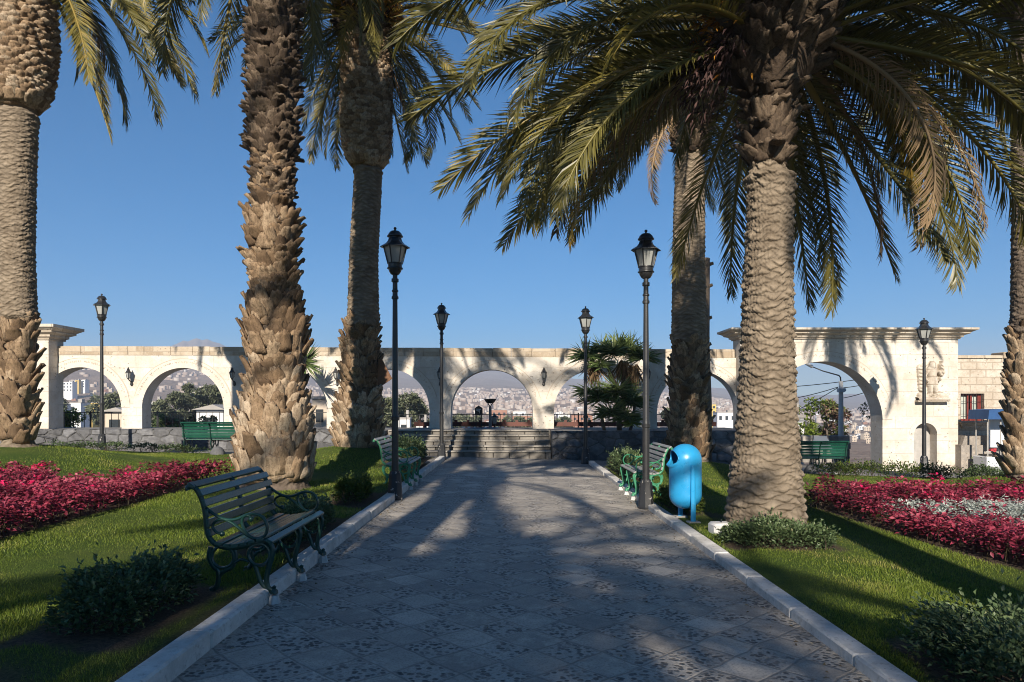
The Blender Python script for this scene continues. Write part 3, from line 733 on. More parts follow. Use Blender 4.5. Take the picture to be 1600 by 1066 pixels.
rubble_wall('retaining_wall', 'low grey rubble retaining wall on the right between steps and gateway', 1.22, 7.3, YR, .83, 5)
st = empty('stone_steps', (-1.4, YR, 0), 0, 'broad flight of grey stone steps climbing to the arcade', 'steps')
for i in range(5):
    z0, z1 = -.08 + .168 * i, .064 + .15 * (i + 1); y0 = YR + .02 + i * .30
    z1 = .05 + .15 * (i + 1)
    b = MB(); x = -4.0
    while x < 1.19:
        L = min(random.uniform(.42, .62), 1.2 - x)
        if 1.2 - x - L < .12: L = 1.2 - x
        b.bbox((x + L / 2, y0 + .3, z1 - .282 + random.uniform(-.003, .003)), (L - .016, .6, .5), .012, random.random()); x += L
    bt = MB(); x2 = -4.0
    while x2 < 1.19:
        L2 = min(random.uniform(.8, 1.3), 1.2 - x2)
        if 1.2 - x2 - L2 < .2: L2 = 1.2 - x2
        bt.bbox((x2 + L2 / 2, y0 + .26, z1 - .002), (L2 - .008, .64, .045), .012); x2 += L2
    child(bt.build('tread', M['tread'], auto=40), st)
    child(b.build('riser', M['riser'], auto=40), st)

# ---------------------------------------------------------------- gateways and side building
YG = 24.0; gx_ = lambda px: sx(px, YG)
def cornice(b, x0, x1, z0, z1, y0, y1, out):
    prof = [(0, 0), (.12, 0), (.12, .12), (.28, .20), (.28, .34), (.55, .46), (.62, .50), (.62, .60), (.92, .78), (1, .80), (1, 1.0)]
    for i in range(len(prof) - 1):
        (a, za), (c, zc) = prof[i], prof[i + 1]
        if zc - za < 1e-4: continue
        h = z1 - z0
        V = []
        for o_, zz in ((a * out, z0 + za * h), (c * out, z0 + zc * h)):
            V += [(x0 - o_, y0 - o_, zz), (x1 + o_, y0 - o_, zz), (x1 + o_, y1 + o_, zz), (x0 - o_, y1 + o_, zz)]
        b.add(V, [(0, 3, 2, 1), (4, 5, 6, 7), (0, 1, 5, 4), (1, 2, 6, 5), (2, 3, 7, 6), (3, 0, 4, 7)])
gw = empty('stone_gateway', (11.5, YG, -.6), 0, 'white stone gateway with a large arch, carved relief and moulded cornice on the right', 'gateway')
b = MB(); xl, xr = gx_(1157), gx_(1497); cxg, rg, spg = gx_(1285), 94 / F * YG, 1.06
ztop = 3.87
# wall with the big arch, and the niche kept as a shallow recess
nx0, nx1 = gx_(1428), gx_(1464); nc, nr = (nx0 + nx1) / 2, (nx1 - nx0) / 2; nsp = CAMH + (HY - 661) / F * YG - nr
wall_with_arches(b, xl, xr, lambda x: ztop, -.85, [(cxg, rg, spg), (nc, nr, nsp)], YG, YG + .45)
child(b.build('wall', M['sillar']), gw)
b = MB(); wall_with_arches(b, xl, xr, lambda x: ztop, -.85, [(cxg, rg, spg)], YG + .45, YG + .8); child(b.build('rear_wall', M['sillar']), gw)
b = MB(); b.box((nc, YG + .43, .2), (nr * 2 + .1, .03, 2.3)); child(b.build('niche_back', M['conc']), gw)
b = MB(); cornice(b, xl, xr, ztop, 4.22, YG, YG + .8, .44); child(b.build('cornice', M['sillar_old']), gw)
b = MB(); ring(b, cxg, spg, rg - .004, rg + .33, YG - .022, YG + .05, .03, PI - .03); orr = child(b.build('archivolt', M['arch_ring'], auto=35), gw)
b = MB(); ring(b, cxg, spg, rg + .338, rg + .358, YG - .006, YG + .02, .2, PI - .2); inscription(b, cxg, spg, rg + .21, YG - .024, .10, .25, PI - .25, .034)
o = b.build('inscription', M['inscr'], orr); o.matrix_parent_inverse = (gw.matrix_basis @ orr.matrix_parent_inverse).inverted()
b = MB(); ring(b, nc, nsp, nr, nr + .16, YG - .015, YG + .05, 0.02, PI - .02); child(b.build('niche_surround', M['arch_ring'], auto=35), gw)
# carved relief: a winged standing figure, as a height field
def relief():
    nx, nz = 96, 120; W_, H_ = 48 / F * YG, 64 / F * YG
    X, Z = np.meshgrid(np.linspace(-.5, .5, nx) * W_, np.linspace(0, 1, nz) * H_)
    u, v = X / W_, Z / H_
    h = np.zeros_like(X)
    def cap(x0, z0, x1, z1, r0, r1, amp):
        nonlocal h
        dx, dz = (x1 - x0) * W_, (z1 - z0) * H_; t = np.clip(((X - x0 * W_) * dx + (Z - z0 * H_) * dz) / (dx * dx + dz * dz + 1e-9), 0, 1)
        d = np.hypot(X - x0 * W_ - t * dx, Z - z0 * H_ - t * dz); r = (r0 + (r1 - r0) * t) * W_
        h = np.maximum(h, amp * np.sqrt(np.clip(1 - (d / r) ** 2, 0, 1)))
    cap(.02, .84, .02, .90, .12, .11, .17); cap(.02, .66, .02, .76, .15, .17, .15); cap(.02, .44, .02, .62, .20, .14, .16)
    cap(-.05, .18, -.04, .46, .07, .085, .14); cap(.12, .18, .10, .46, .07, .085, .15); cap(-.07, .15, -.03, .15, .07, .06, .12); cap(.10, .15, .17, .15, .07, .06, .12)
    cap(-.16, .72, -.27, .58, .06, .05, .15); cap(-.27, .58, -.18, .48, .05, .05, .17); cap(.20, .72, .28, .62, .06, .05, .15); cap(.28, .62, .25, .88, .05, .04, .17)
    cap(.25, .50, .30, .96, .03, .03, .13)
    cap(-.33, .30, -.36, .82, .09, .11, .09); cap(-.25, .2, -.36, .4, .05, .07, .08); cap(-.30, .84, -.18, .90, .09, .07, .08); cap(.36, .68, .34, .84, .07, .08, .08)
    h = h + .02 * np.sin(v * 70 + u * 9) * (h > .07) * (np.abs(u) > .24)
    cap(-.45, .035, .45, .035, .10, .10, .22); cap(.25, .16, .42, .12, .12, .10, .15); cap(-.36, .14, -.2, .12, .10, .1, .13)
    V = np.stack([X + gx_(1454), YG + .01 - h * 1.25 - (h > .01) * .02, Z + CAMH + (HY - 627) / F * YG], -1).reshape(-1, 3)
    return np_mesh('relief', V, grid_quads(nx, nz), mats=M['sillar_old'], smooth=True)
child(relief(), gw)
b = MB(); b.box((gx_(1454), YG - .1, CAMH + (HY - 627) / F * YG), (50 / F * YG, .26, .06)); child(b.build('relief_ledge', M['sillar_old']), gw)
gl = empty('stone_gateway', (-20, YG, 0), 0, 'end pier of white stone with a moulded cornice half hidden by the far left palm', 'gateway')
b = MB(); b.box((-20.9 + .0, YG + .4, 1.6), (10.2, .8, 4.5)); child(b.build('wall', M['sillar']), gl)
b = MB(); cornice(b, -26, -15.80, 3.85, 4.34, YG, YG + .8, .46); child(b.build('cornice', M['sillar_old']), gl)

YB = 24.3; bx = lambda px: sx(px, YB); bz = lambda py: CAMH + (HY - py) / F * YB
an = empty('stone_building', (17, YB, -.7), 0, 'low white stone building with a barred red window beside the gateway', 'building')
wx0, wx1, wz0, wz1 = bx(1501), bx(1538), bz(658), bz(615); X0, X1, T0 = gx_(1497) + .004, 24.0, bz(560)
b = MB()
for (a, c, d, e2) in ((X0, wx0, -.95, T0), (wx1, X1, -.95, T0), (wx0, wx1, -.95, wz0), (wx0, wx1, wz1, T0)):
    b.box(((a + c) / 2, YB + .3, (d + e2) / 2), (c - a, .6, e2 - d))
b.box(((X0 + X1) / 2, YB + 2.6, T0 / 2 - .5), (X1 - X0, 3.9, T0 + .8))
child(b.build('wall', M['sillar_old']), an)
b = MB(); x = X0
while x < X1:
    L = random.uniform(.5, 1.1); h = .1 + random.uniform(-.03, .03) + (.10 if 1540 < 800 + x / YB * F < 1575 else 0); b.bbox((min(x + L / 2, X1 - .3), YB + .28, T0 + h / 2 + .0), (L - .01, .68, h), .02); x += L
child(b.build('parapet', M['sillar_top'], auto=40), an)
wn = MB(); fw = .07
wn.box(((wx0 + wx1) / 2, YB + .20, wz1 - fw / 2), (wx1 - wx0, .08, fw)); wn.box(((wx0 + wx1) / 2, YB + .20, wz0 + fw / 2), (wx1 - wx0, .08, fw))
for xx in (wx0 + fw / 2, (wx0 + wx1) / 2 - .03, (wx0 + wx1) / 2 + .04, wx1 - fw * 1.0): wn.box((xx, YB + .20, (wz0 + wz1) / 2), (.11, .075, wz1 - wz0 - 2 * fw))
wf = child(wn.build('window', simple('red_wood', (.23, .03, .022), (.16, .022, .018), 9, .5)), an)
def sub(o, p, e): o.parent = p; o.matrix_parent_inverse = (e.matrix_basis @ p.matrix_parent_inverse).inverted(); return o
b = MB(); b.box(((wx0 + wx1) / 2, YB + .25, (wz0 + wz1) / 2), (wx1 - wx0, .01, wz1 - wz0)); sub(b.build('pane', simple('curtained_glass', (.5, .52, .46), (.3, .36, .33), 3, .12)), wf, an)
b = MB()
for i in range(9): xx = wx0 + .05 + (wx1 - wx0 - .1) * i / 8; b.tube([(xx, YB + .07, wz0), (xx, YB + .07, wz1)], .008, 6)
for q in (.25, .72): zz = wz0 + (wz1 - wz0) * q; b.tube([(wx0, YB + .07, zz), (wx1, YB + .07, zz)], .008, 6)
sub(b.build('bars', M['black']), wf, an)
b = MB(); cornice(b, bx(1503), bx(1536), bz(669), bz(659), YB - .04, YB + .02, .13); sub(b.build('sill', M['sillar_old']), wf, an)
b = MB(); px0, px1 = bx(1484), bx(1575)
b.prism([(px0, -1.0), (px1, -1.0), (px1, bz(694)), (px0, bz(694))], YB - .62, YB - .002); 
b.prism([(px0 + .12, bz(694)), (px1, bz(694)), (px1, bz(680)), (px0 + .22, bz(680))], YB - .48, YB - .002)
child(b.build('plinth', M['plinth']), an)

# ---------------------------------------------------------------- wall lanterns on the piers
def lantern_proto():
    e = empty('wall_lantern', (0, 0, 0))
    b = MB(); b.tube([(0, 0, -.30), (0, -.05, -.22), (0, -.16, -.16), (0, -.24, -.11)], [.02, .022, .02, .018], 8); b.lathe([(.02, 0), (.06, .05), (.05, .12), (.02, .18)], 10, (0, -.015, -.36)); b.build('bracket', M['black'], e)
    b = MB(); b.lathe([(.03, -.11), (.055, -.09), (.055, -.07)], 6, (0, -.24, 0)); b.lathe([(.115, .12), (.10, .14), (.05, .22), (.055, .235), (.03, .28), (.012, .29), (.018, .31), (.004, .33)], 6, (0, -.24, 0))
    for i in range(6):
        a = PI / 3 * i; b.tube([(.055 * math.cos(a), -.24 + .055 * math.sin(a), -.07), (.10 * math.cos(a), -.24 + .10 * math.sin(a), .13)], .007, 5)
    b.build('cage', M['black'], e)
    b = MB(); b.lathe([(.048, -.07), (.092, .125)], 6, (0, -.24, 0)); b.build('glass', M['frost'], e)
    return e
pl = lantern_proto()
LT = ['wall lantern on the first full pier at the left end of the arcade', 'wall lantern on the pier left of the big near palm trunk', 'wall lantern on the pier beside the slim left palm trunk', 'wall lantern behind the post of the left lamp nearest the steps', 'sunlit wall lantern on the pier between the middle arch and the yucca', 'wall lantern partly behind the right path lamp post']
for i, px in enumerate((206, 366.5, 527, 688, 849.5, 1011)):
    e = pl if i == 0 else copy_tree(pl)
    e.location = (sx(px), YA, CAMH + (HY - 588) / F * YA); e.scale = (.95,) * 3
    tag(e, LT[i], 'wall lamp', 'lanterns on the arcade piers')
# ---------------------------------------------------------------- lamp posts
def lamp_proto():
    e = empty('street_lamp', (0, 0, 0))
    b = MB(); b.lathe([(.135, -.05), (.135, .03), (.128, .04), (.10, .42), (.085, .44), (.08, .47)], 8, rot0=PI / 8); b.build('base', M['black_chip'], e, auto=30)
    b = MB(); b.lathe([(.058, .44), (.056, 1.30), (.066, 1.31), (.068, 1.36), (.058, 1.37), (.052, 1.42), (.046, 2.6), (.040, 3.30), (.058, 3.31), (.058, 3.345), (.044, 3.36), (.042, 3.42), (.055, 3.43), (.055, 3.45), (.042, 3.46), (.040, 3.58), (.060, 3.59), (.060, 3.64), (.04, 3.65), (.04, 3.75)], 14); b.build('shaft', M['black'], e, auto=35)
    ln = MB(); ln.lathe([(.035, 3.70), (.07, 3.715), (.10, 3.76), (.112, 3.80), (.132, 3.805), (.132, 3.82), (.115, 3.83), (.118, 3.88), (.128, 3.885), (.128, 3.90), (.10, 3.90)], 12)
    for i in range(6):
        a = PI / 3 * i + .2; c, s_ = math.cos(a), math.sin(a)
        ln.tube([(.118 * c, .118 * s_, 3.89), (.192 * c, .192 * s_, 4.185)], .012, 5)
        a2 = a + PI / 3; ln.tube([(.19 * c, .19 * s_, 4.18), (.19 * math.cos(a2), .19 * math.sin(a2), 4.18)], .011, 5)
    o = ln.build('lantern', M['black'], e, auto=35)
    b = MB(); b.lathe([(.20, 4.165), (.243, 4.155), (.243, 4.168), (.20, 4.195), (.15, 4.225), (.115, 4.27), (.10, 4.325)], 6, rot0=.2)
    b.lathe([(.10, 4.31), (.10, 4.33), (.132, 4.335), (.132, 4.348), (.118, 4.36), (.105, 4.39), (.07, 4.425), (.02, 4.438), (.012, 4.45), (.02, 4.455), (.026, 4.47), (.02, 4.49), (.005, 4.495)], 14); b.build('roof', M['black'], o, auto=30)
    b = MB(); b.lathe([(.108, 3.90), (.180, 4.17)], 6, rot0=.2); b.build('glass', M['frost'], o)
    return e
lp = lamp_proto()
LAMPS = [(-1.93, 11.62, 'black lamp post on the left kerb of the path, before the far left bench', 0), (2.16, 11.35, 'black lamp post with paint-chipped base beside the blue bin', .9),
         (-2.02, 20.2, 'black lamp post at the far left end of the path, before the steps', 2), (2.10, 20.1, 'black lamp post at the far right end of the path, before the yucca', .4),
         (-11.77, 20.2, 'black lamp post on the left plaza in front of the arcade, beside the first arch', 3), (12.03, 20.55, 'black lamp post in front of the carved relief of the right gateway', 1.3)]
for i, (x, y, lab, rz) in enumerate(LAMPS):
    e = lp if i == 0 else copy_tree(lp); e.location = (x, y, float(g(x, y))); e.rotation_euler.z = rz
    tag(e, lab, 'lamp post', 'lamp posts around the square')

# ---------------------------------------------------------------- benches
def Q(X, Y): return ((705 - X) / 820, (945 - Y) / 820 + .07)
def spl(pts, n=6):
    pts = [Vector(p) for p in pts]; out = []
    for i in range(len(pts) - 1):
        p0, p1, p2, p3 = pts[max(i-1, 0)], pts[i], pts[i+1], pts[min(i+2, len(pts)-1)]
        for k in range(n):
            t = k / n; out.append(.5 * ((2*p1) + (p2-p0)*t + (2*p0-5*p1+4*p2-p3)*t*t + (3*p1-p0-3*p2+p3)*t**3))
    out.append(pts[-1]); return out
BACK = [(150,278),(146,262),(165,253),(195,262),(225,305),(250,370),(263,440),(268,500),(282,570),(325,622),(400,645),(500,638),(575,618),(640,602),(675,615),(694,655),(688,705),(668,780),(656,850),(668,905),(705,925)]
BACKP = spl([(*Q(*p), 0) for p in BACK])
def bench(name, mi, ms, arms=True):
    "local x along the bench, y to the back, z up; origin at the near front foot"
    L = 1.5; e = empty(name, (0, 0, 0))
    T3 = lambda pts, x: [(x, p[0], p[1]) for p in pts]
    def curve(b, pts, x, r, fl=1.35, n=6):
        b.tube(T3(spl([(*Q(*p), 0) for p in pts], n), x), r, 8, flat=fl)
    def circ(b, X, Y, rad, x, r, a0=0, a1=360):
        c = Q(X, Y); pts = [(x, c[0] + rad / 820 * math.cos(R(a)), c[1] + rad / 820 * math.sin(R(a))) for a in np.linspace(a0, a1, 26)]
        b.tube(pts, r, 7)
    for i, x in enumerate((0.03, L / 2, L - .03)):
        b = MB(); b.tube(T3(BACKP, x), .0165, 8, flat=1.3)
        circ(b, 608, 690, 70, x, .014); circ(b, 375, 705, 72, x, .014)
        curve(b, [(578, 752), (600, 815), (630, 885), (690, 930)], x, .013)
        curve(b, [(296, 640), (286, 700), (312, 765), (345, 800), (340, 880), (300, 935)], x, .015); curve(b, [(452, 660), (458, 720), (430, 775), (380, 800), (345, 840)], x, .012)
        curve(b, [(452, 742), (495, 722), (540, 735)], x, .011)
        for (X, Y) in ((705, 930), (300, 940)):
            c = Q(X, Y); b.lathe([(.02, -.02), (.032, -.012), (.03, .01), (.014, .025), (.018, .04), (.004, .05)], 8, (x, c[0], c[1]))
        fr = b.build('frame', mi, e, auto=50)
        if i != 1:
            b = MB()
            curve(b, [(266, 390), (330, 438), (400, 466), (465, 462), (525, 436), (580, 430), (632, 452), (660, 510), (646, 566), (600, 588), (550, 575), (512, 530), (498, 482), (512, 445), (548, 442), (556, 462)], x, .0125)
            curve(b, [(372, 556), (335, 548), (310, 512), (325, 478), (372, 462), (425, 482), (480, 522), (540, 572), (600, 592), (655, 600)], x, .0115)
            for (X, Y) in ((556, 462), (370, 557)): c = Q(X, Y); b.lathe([(.003, -.022), (.018, -.015), (.022, 0), (.018, .015), (.003, .022)], 8, (x, c[0], c[1]))
            b.build('armrest', mi, fr, auto=50)
    def slatset(name, ids, off, wd):
        b = MB()
        for k, (X, Y, ang) in enumerate(ids):
            c = Q(X, Y); m = Matrix.Rotation(R(ang), 3, 'X')
            b.cur = random.random()
            nrm = m @ Vector((0, 0, 1)); cc = Vector((L / 2, c[0], c[1])) + nrm * off
            b.bbox((0, 0, 0), (L + .02 + random.uniform(-.015, .015), wd, .022), .005)
            v = b.v[-1]; mm = np.array(m); sagv = random.uniform(-.006, .006)
            b.v[-1] = v @ mm.T + np.array(cc)
        return b.build(name, ms, e, auto=30)
    # back slats lean with the post (angle from horizontal), seat slats follow the dip
    slatset('backrest', [(168, 258, 35), (222, 300, 62), (250, 362, 70), (264, 425, 80), (270, 488, 84), (280, 552, 75)], .022, .060)
    slatset('seat', [(352, 634, 8), (408, 645, -2), (462, 642, -5), (516, 634, -9), (570, 620, -13), (622, 606, -12), (676, 617, 25)], .022, .054)
    for x in (.03, L / 2, L - .03):
        b = MB(); c = Q(705, 945); b.lathe([(.055, -.08), (.05, 0), (.036, .05), (.03, .06)], 6, (x, c[0], 0)); b.build('foot_block', M['block'], e)
    return e
PB = 'cast iron slatted benches'
def put_bench(e, x, y, rz, lab, s=1.0, z=None):
    e.location = (x, y, float(g(x, y)) if z is None else z); e.rotation_euler.z = rz; e.scale = (s,) * 3
    tag(e, lab, 'bench', PB)
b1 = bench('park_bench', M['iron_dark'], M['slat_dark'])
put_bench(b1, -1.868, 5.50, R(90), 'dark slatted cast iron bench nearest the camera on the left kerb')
b2 = bench('park_bench', M['iron_lit'], M['slat_grey'])
put_bench(b2, -1.868, 12.95, R(90), 'green iron bench with worn grey slats behind the left path lamp')
b3 = copy_tree(b2); put_bench(b3, 2.13, 13.85, R(-90), 'bright green iron bench with grey slats behind the blue bin and right lamp')
b4 = bench('park_bench', M['iron_dark'], M['slat_green'])
def PG(px, y): return (px - 800) / F * y
put_bench(b4, PG(294, 19.0), 19.3, 0, 'green bench seen from behind on the left plaza facing the arcade'); b4.rotation_euler.z = R(180); b4.location = (PG(294, 19.3) + 1.5, 19.5, g(-8, 19.4))
b5 = copy_tree(b4); put_bench(b5, PG(1228, 18.9) + 1.40, 18.95, R(182), 'green bench seen from behind right of the big right palm facing the gateway arch', .97)

# ---------------------------------------------------------------- bin
def litter_bin():
    x, y = 2.40, 9.75; z = float(lawn_z(x, y)); e = empty('litter_bin', (x, y, z), 0, 'bright blue capsule litter bin hung on two posts beside the right kerb', 'litter bin')
    r, z0, z1 = .222, .16, 1.06
    prof = [(r * math.sin(t), z0 + .20 - .20 * math.cos(t)) for t in np.linspace(0.02, PI / 2, 10)] + [(r, zz) for zz in np.linspace(z0 + .24, z1 - r, 16)] + [(r * math.cos(t), z1 - r + r * math.sin(t)) for t in np.linspace(.05, PI / 2 - .02, 18)]
    n = 72; b = MB(); b.lathe(prof, n, cap=True); o = b.build('drum', M['blue'], e, smooth=True)
    bm = bmesh.new(); bm.from_mesh(o.data)
    kill = []
    for f in bm.faces:
        c = f.calc_center_median(); an = math.atan2(c.y, -c.x)
        if abs(c.x) > .02 and c.x < 0 and ((an / .80) ** 2 + ((c.z - .865) / .105) ** 2) < 1: kill.append(f)
    bmesh.ops.delete(bm, geom=kill, context='FACES'); bm.to_mesh(o.data); bm.free()
    sd = o.modifiers.new('thick', 'SOLIDIFY'); sd.thickness = .008; sd.offset = -1
    b = MB(); b.lathe([(.03, z0 + .03), (.20, z0 + .2), (.205, .76), (.0, .765)], 24, cap=True); b.build('inner_shell', M['darkhole'], e, smooth=True)  # near-black inner shell, the shade inside the mouth put into its colour
    b = MB(); pts = []   # the lip below the mouth, pushed forward
    V = []; nn = 21
    for k in range(nn):
        a = (k / (nn - 1) - .5) * 2 * .86; drop = .105 * math.sqrt(max(0, 1 - (a / .88) ** 2)); 
        for j, (rr, dz) in enumerate(((r + .001, -.04), (r + .012 + .028 * math.cos(a * 1.6), .0), (r + .006 + .022 * math.cos(a * 1.6), .012), (r - .006, -.01))):
            V.append((-rr * math.cos(a), rr * math.sin(a), .868 - drop + dz))
    b.add(V, [tuple(q) for q in grid_quads(4, nn)]); b.build('lip', M['blue'], e, smooth=True)
    b = MB(); V = []
    for k in range(49):
        a = 2 * PI * k / 48
        b_ = (.80 * math.cos(a), .105 * math.sin(a)); zz = .865 + b_[1]
        rr = r if zz < z1 - r else math.sqrt(max(0.0004, r * r - (zz - (z1 - r)) ** 2))
        V.append((-(rr + .002) * math.cos(b_[0]), (rr + .002) * math.sin(b_[0]), zz))
    b.tube(V, .007, 6); b.build('rim', M['blue'], e, smooth=True)
    for s_ in (-1, 1):
        b = MB(); b.tube([(.02, s_ * .255, -.06), (.02, s_ * .25, .5), (.02, s_ * .245, .78)], [.036, .034, .028], 10, flat=.7); b.tube([(.02, s_ * .2, .70), (.02, s_ * .262, .70)], .02, 8); b.build('post', M['blue'], e, auto=40)
        b = MB(); b.box((.02, s_ * .255, .012), (.16, .13, .03)); b.build('footing', M['conc'], e)
    e.rotation_euler.z = R(6)
litter_bin()
x, y = 2.62, 8.75
e = empty('concrete_block', (x, y, float(lawn_z(x, y))), R(8), 'small pale concrete block with two metal stubs by the right kerb', 'concrete block')
b = MB(); b.bbox((0, 0, .05), (.31, .22, .14), .025); b.build('body', M['block'], e, auto=40)
b = MB()
for s_ in (-1, 1): b.tube([(.05 * s_ + .03, 0, .10), (.05 * s_ + .03, 0, .155)], .008, 6)
b.build('stub', M['black'], e)
for px, yy_, lab in ((1268, 18.3, 'small grey stone ball on the lawn edge behind the right plaza bench'), (340, 18.75, 'small grey stone ball on the paving under the left plaza bench')):
    x = (px - 800) / F * yy_; b = MB(); b.lathe([(.15, -.1), (.18, .02), (.19, .08), (.175, .16), (.13, .24), (.07, .285), (.01, .295)], 16)
    o = b.build('stone_ball', M['rubble'], smooth=True); o.location = (x, yy_, float(lawn_z(x, yy_) - .08)); tag(o, lab, 'stone')

# ---------------------------------------------------------------- palms
def frond_mesh(name, L, droop, nl, ll, wid, mats, seed, vee=.35, sag=.25, tint0=.5, ragged=0., power=1.4, phi0=1.05, phi1=.38, twist=0.):
    rng = np.random.default_rng(seed); ns = 26
    s = np.linspace(0, 1, ns); th = -droop * s ** power; ds = L / (ns - 1)
    X = np.concatenate([[0], np.cumsum(np.cos(th[:-1]) * ds)]); Z = np.concatenate([[0], np.cumsum(np.sin(th[:-1]) * ds)])
    side_bend = rng.uniform(-.10, .10); Y = side_bend * L * s ** 2
    b = MB(); rad = .034 * (1 - s) ** .8 + .004; rad[0] = .05
    b.m = 0; b.tube(list(zip(X, Y, Z)), list(rad), 5, flat=1.5)
    RV = b.v[0]; RQ = [f for f in b.f if len(f) == 4]
    # leaflets
    k = np.arange(nl); t = .10 + .90 * (k + .5) / nl
    V, Qd, Tr, tint = [RV], [np.array(RQ)], [], [np.full(len(RV), np.clip(tint0 + .25, 0, 1))]
    base = len(RV); ismat = [np.zeros(len(RQ))]
    for side in (-1, 1):
        tt = np.clip(t + rng.normal(0, .003, nl), .06, 1); keep = rng.random(nl) > ragged; tt = tt[keep]; n = len(tt)
        P0 = np.stack([np.interp(tt, s, X), np.interp(tt, s, Y), np.interp(tt, s, Z)], 1)
        an = -droop * tt ** power; T = np.stack([np.cos(an), 2 * side_bend * tt, np.sin(an)], 1); T = norm(T); N = np.stack([-np.sin(an), an * 0, np.cos(an)], 1)
        N0 = N; tw_ = (twist * np.clip(tt * 1.4, 0, 1))[:, None]; N = N * np.cos(tw_) + np.cross(T, N) * np.sin(tw_); B = np.cross(T, N) * side
        phi = (phi0 + (phi1 - phi0) * tt) + rng.normal(0, .07, n); ve = vee + rng.normal(0, .14, n)
        d = T * np.cos(phi)[:, None] + (B * np.cos(ve)[:, None] + N * np.sin(ve)[:, None]) * np.sin(phi)[:, None]
        ln = ll * np.minimum(1, (.35 + 2.6 * (tt - .06))) * np.clip((1.02 - tt) * 3.2 + .32, 0, 1) * rng.uniform(.85, 1.1, n)
        d2 = norm(d - N0 * sag + T * .06 + rng.normal(0, .05, (n, 3)))
        wv = norm(T - d * np.sum(T * d, 1, keepdims=True)) * (wid / 2)
        tw = rng.normal(0, .35, n)[:, None]; wv = wv * np.cos(tw) + np.cross(d, wv) * np.sin(tw)
        m_ = P0 + d * ln[:, None] * .5; e_ = m_ + d2 * ln[:, None] * .5
        VV = np.stack([P0 - wv * .6, P0 + wv * .6, m_ + wv, m_ - wv, e_], 1).reshape(-1, 3)
        i = base + np.arange(n)[:, None] * 5; Qd.append(i + [0, 1, 2, 3]); Tr.append(i + [3, 2, 4]); base += n * 5
        tint.append(np.repeat(np.clip(tint0 + rng.normal(0, .14, n) + .12 * (tt - .5), 0, 1), 5)); V.append(VV)
    o = np_mesh(name, np.concatenate(V), np.concatenate(Qd), np.concatenate(Tr), np.concatenate(tint), mats)
    me = o.data; bpy.data.objects.remove(o); return me
FG = [frond_mesh('frond', 4.1, dr, 124, .54, .0215, M['frond'], 20 + i, tint0=t0, sag=sg, twist=tw) for i, (dr, t0, sg, tw) in enumerate(((.75, .42, .2, .6), (1.05, .5, .25, -.8), (1.35, .38, .3, .9), (1.0, .62, .3, -.4), (.55, .7, .15, .9), (1.5, .3, .35, -1.)))]
FO = [frond_mesh('frond', 3.4, dr, 115, .50, .022, M['frond_sunlit'], 40 + i, tint0=t0, sag=.35, twist=tw) for i, (dr, t0, tw) in enumerate(((1.2, .3, .8), (1.4, .6, -.8)))]
FD = [frond_mesh('frond', 3.7, dr, 110, .50, .020, M['frond_dead'], 50 + i, tint0=t0, sag=.55, vee=.15, ragged=.05, twist=tw) for i, (dr, t0, tw) in enumerate(((1.1, .35, .9), (1.5, .75, -1.2)))]

def boots(b_list, th, z, Rr, zc, W, L, T, tilt, rng, bend=.10, jit=1.):
    "n leaf bases round a trunk as one vertex block"
    n = len(th); rows, cols = 5, 7
    l = np.linspace(0, 1, rows); c = np.linspace(-1, 1, cols)
    wp = np.array([1.12, 1.02, .88, .74, .62])
    U = np.zeros((rows, cols, 3))
    for i in range(rows):
        for j in range(cols):
            U[i, j] = (c[j] * wp[i] * .5, l[i] * (1 - (.10 * abs(c[j]) if i == rows - 1 else 0)), (1 - abs(c[j]) ** 1.25) * (1 - .25 * l[i]))
    O = U.reshape(-1, 3); I = O.copy(); I[:, 2] = O[:, 2] * .3 - .42
    base = np.concatenate([O, I]); q = grid_quads(cols, rows); no = rows * cols
    f = [q, q[:, ::-1] + no]
    e = []
    for j in range(cols - 1): e.append((no + j, no + j + 1, j + 1, j)); a = (rows - 1) * cols + j; e.append((a, a + 1, no + a + 1, no + a))
    for i in range(rows - 1): a = i * cols; e.append((a, a + cols, no + a + cols, no + a)); a = i * cols + cols - 1; e.append((a + cols, a, no + a, no + a + cols))
    f.append(np.array(e)); f = np.concatenate(f)
    out = np.stack([np.cos(th), np.sin(th), 0 * th], 1); tan = np.stack([-np.sin(th), np.cos(th), 0 * th], 1); up = np.array([0, 0, 1.])
    tl = tilt[:, None]; roll = rng.normal(0, .12 * jit, n)[:, None]
    ax = up * np.cos(tl) + out * np.sin(tl); nn = out * np.cos(tl) - up * np.sin(tl)
    ax, tan = ax * np.cos(roll) + tan * np.sin(roll), tan * np.cos(roll) - ax * np.sin(roll)
    p = zc + out * (Rr[:, None] - .02); p[:, 2] += z
    bw, bl, bt = base[:, 0], base[:, 1], base[:, 2]
    V = p[:, None] + tan[:, None] * (bw[None, :, None] * W[:, None, None]) + ax[:, None] * (bl[None, :, None] * L[:, None, None]) + nn[:, None] * (bt[None, :, None] * T[:, None, None] + (bl ** 2)[None, :, None] * L[:, None, None] * bend)
    tipj = (bl > .9)[None, :, None] * rng.normal(0, .07 * jit, (n, len(base), 1)) * L[:, None, None] * ax[:, None]; tipj[:, no:] = tipj[:, :no]
    V = V + tipj
    V = V + rng.normal(0, .010 * jit, V.shape) * np.minimum(W, .3)[:, None, None] * 1.6
    Fq = f[None] + (np.arange(n) * len(base))[:, None, None]
    return V.reshape(-1, 3), Fq.reshape(-1, 4), np.repeat(rng.uniform(0, 1, n), len(base))

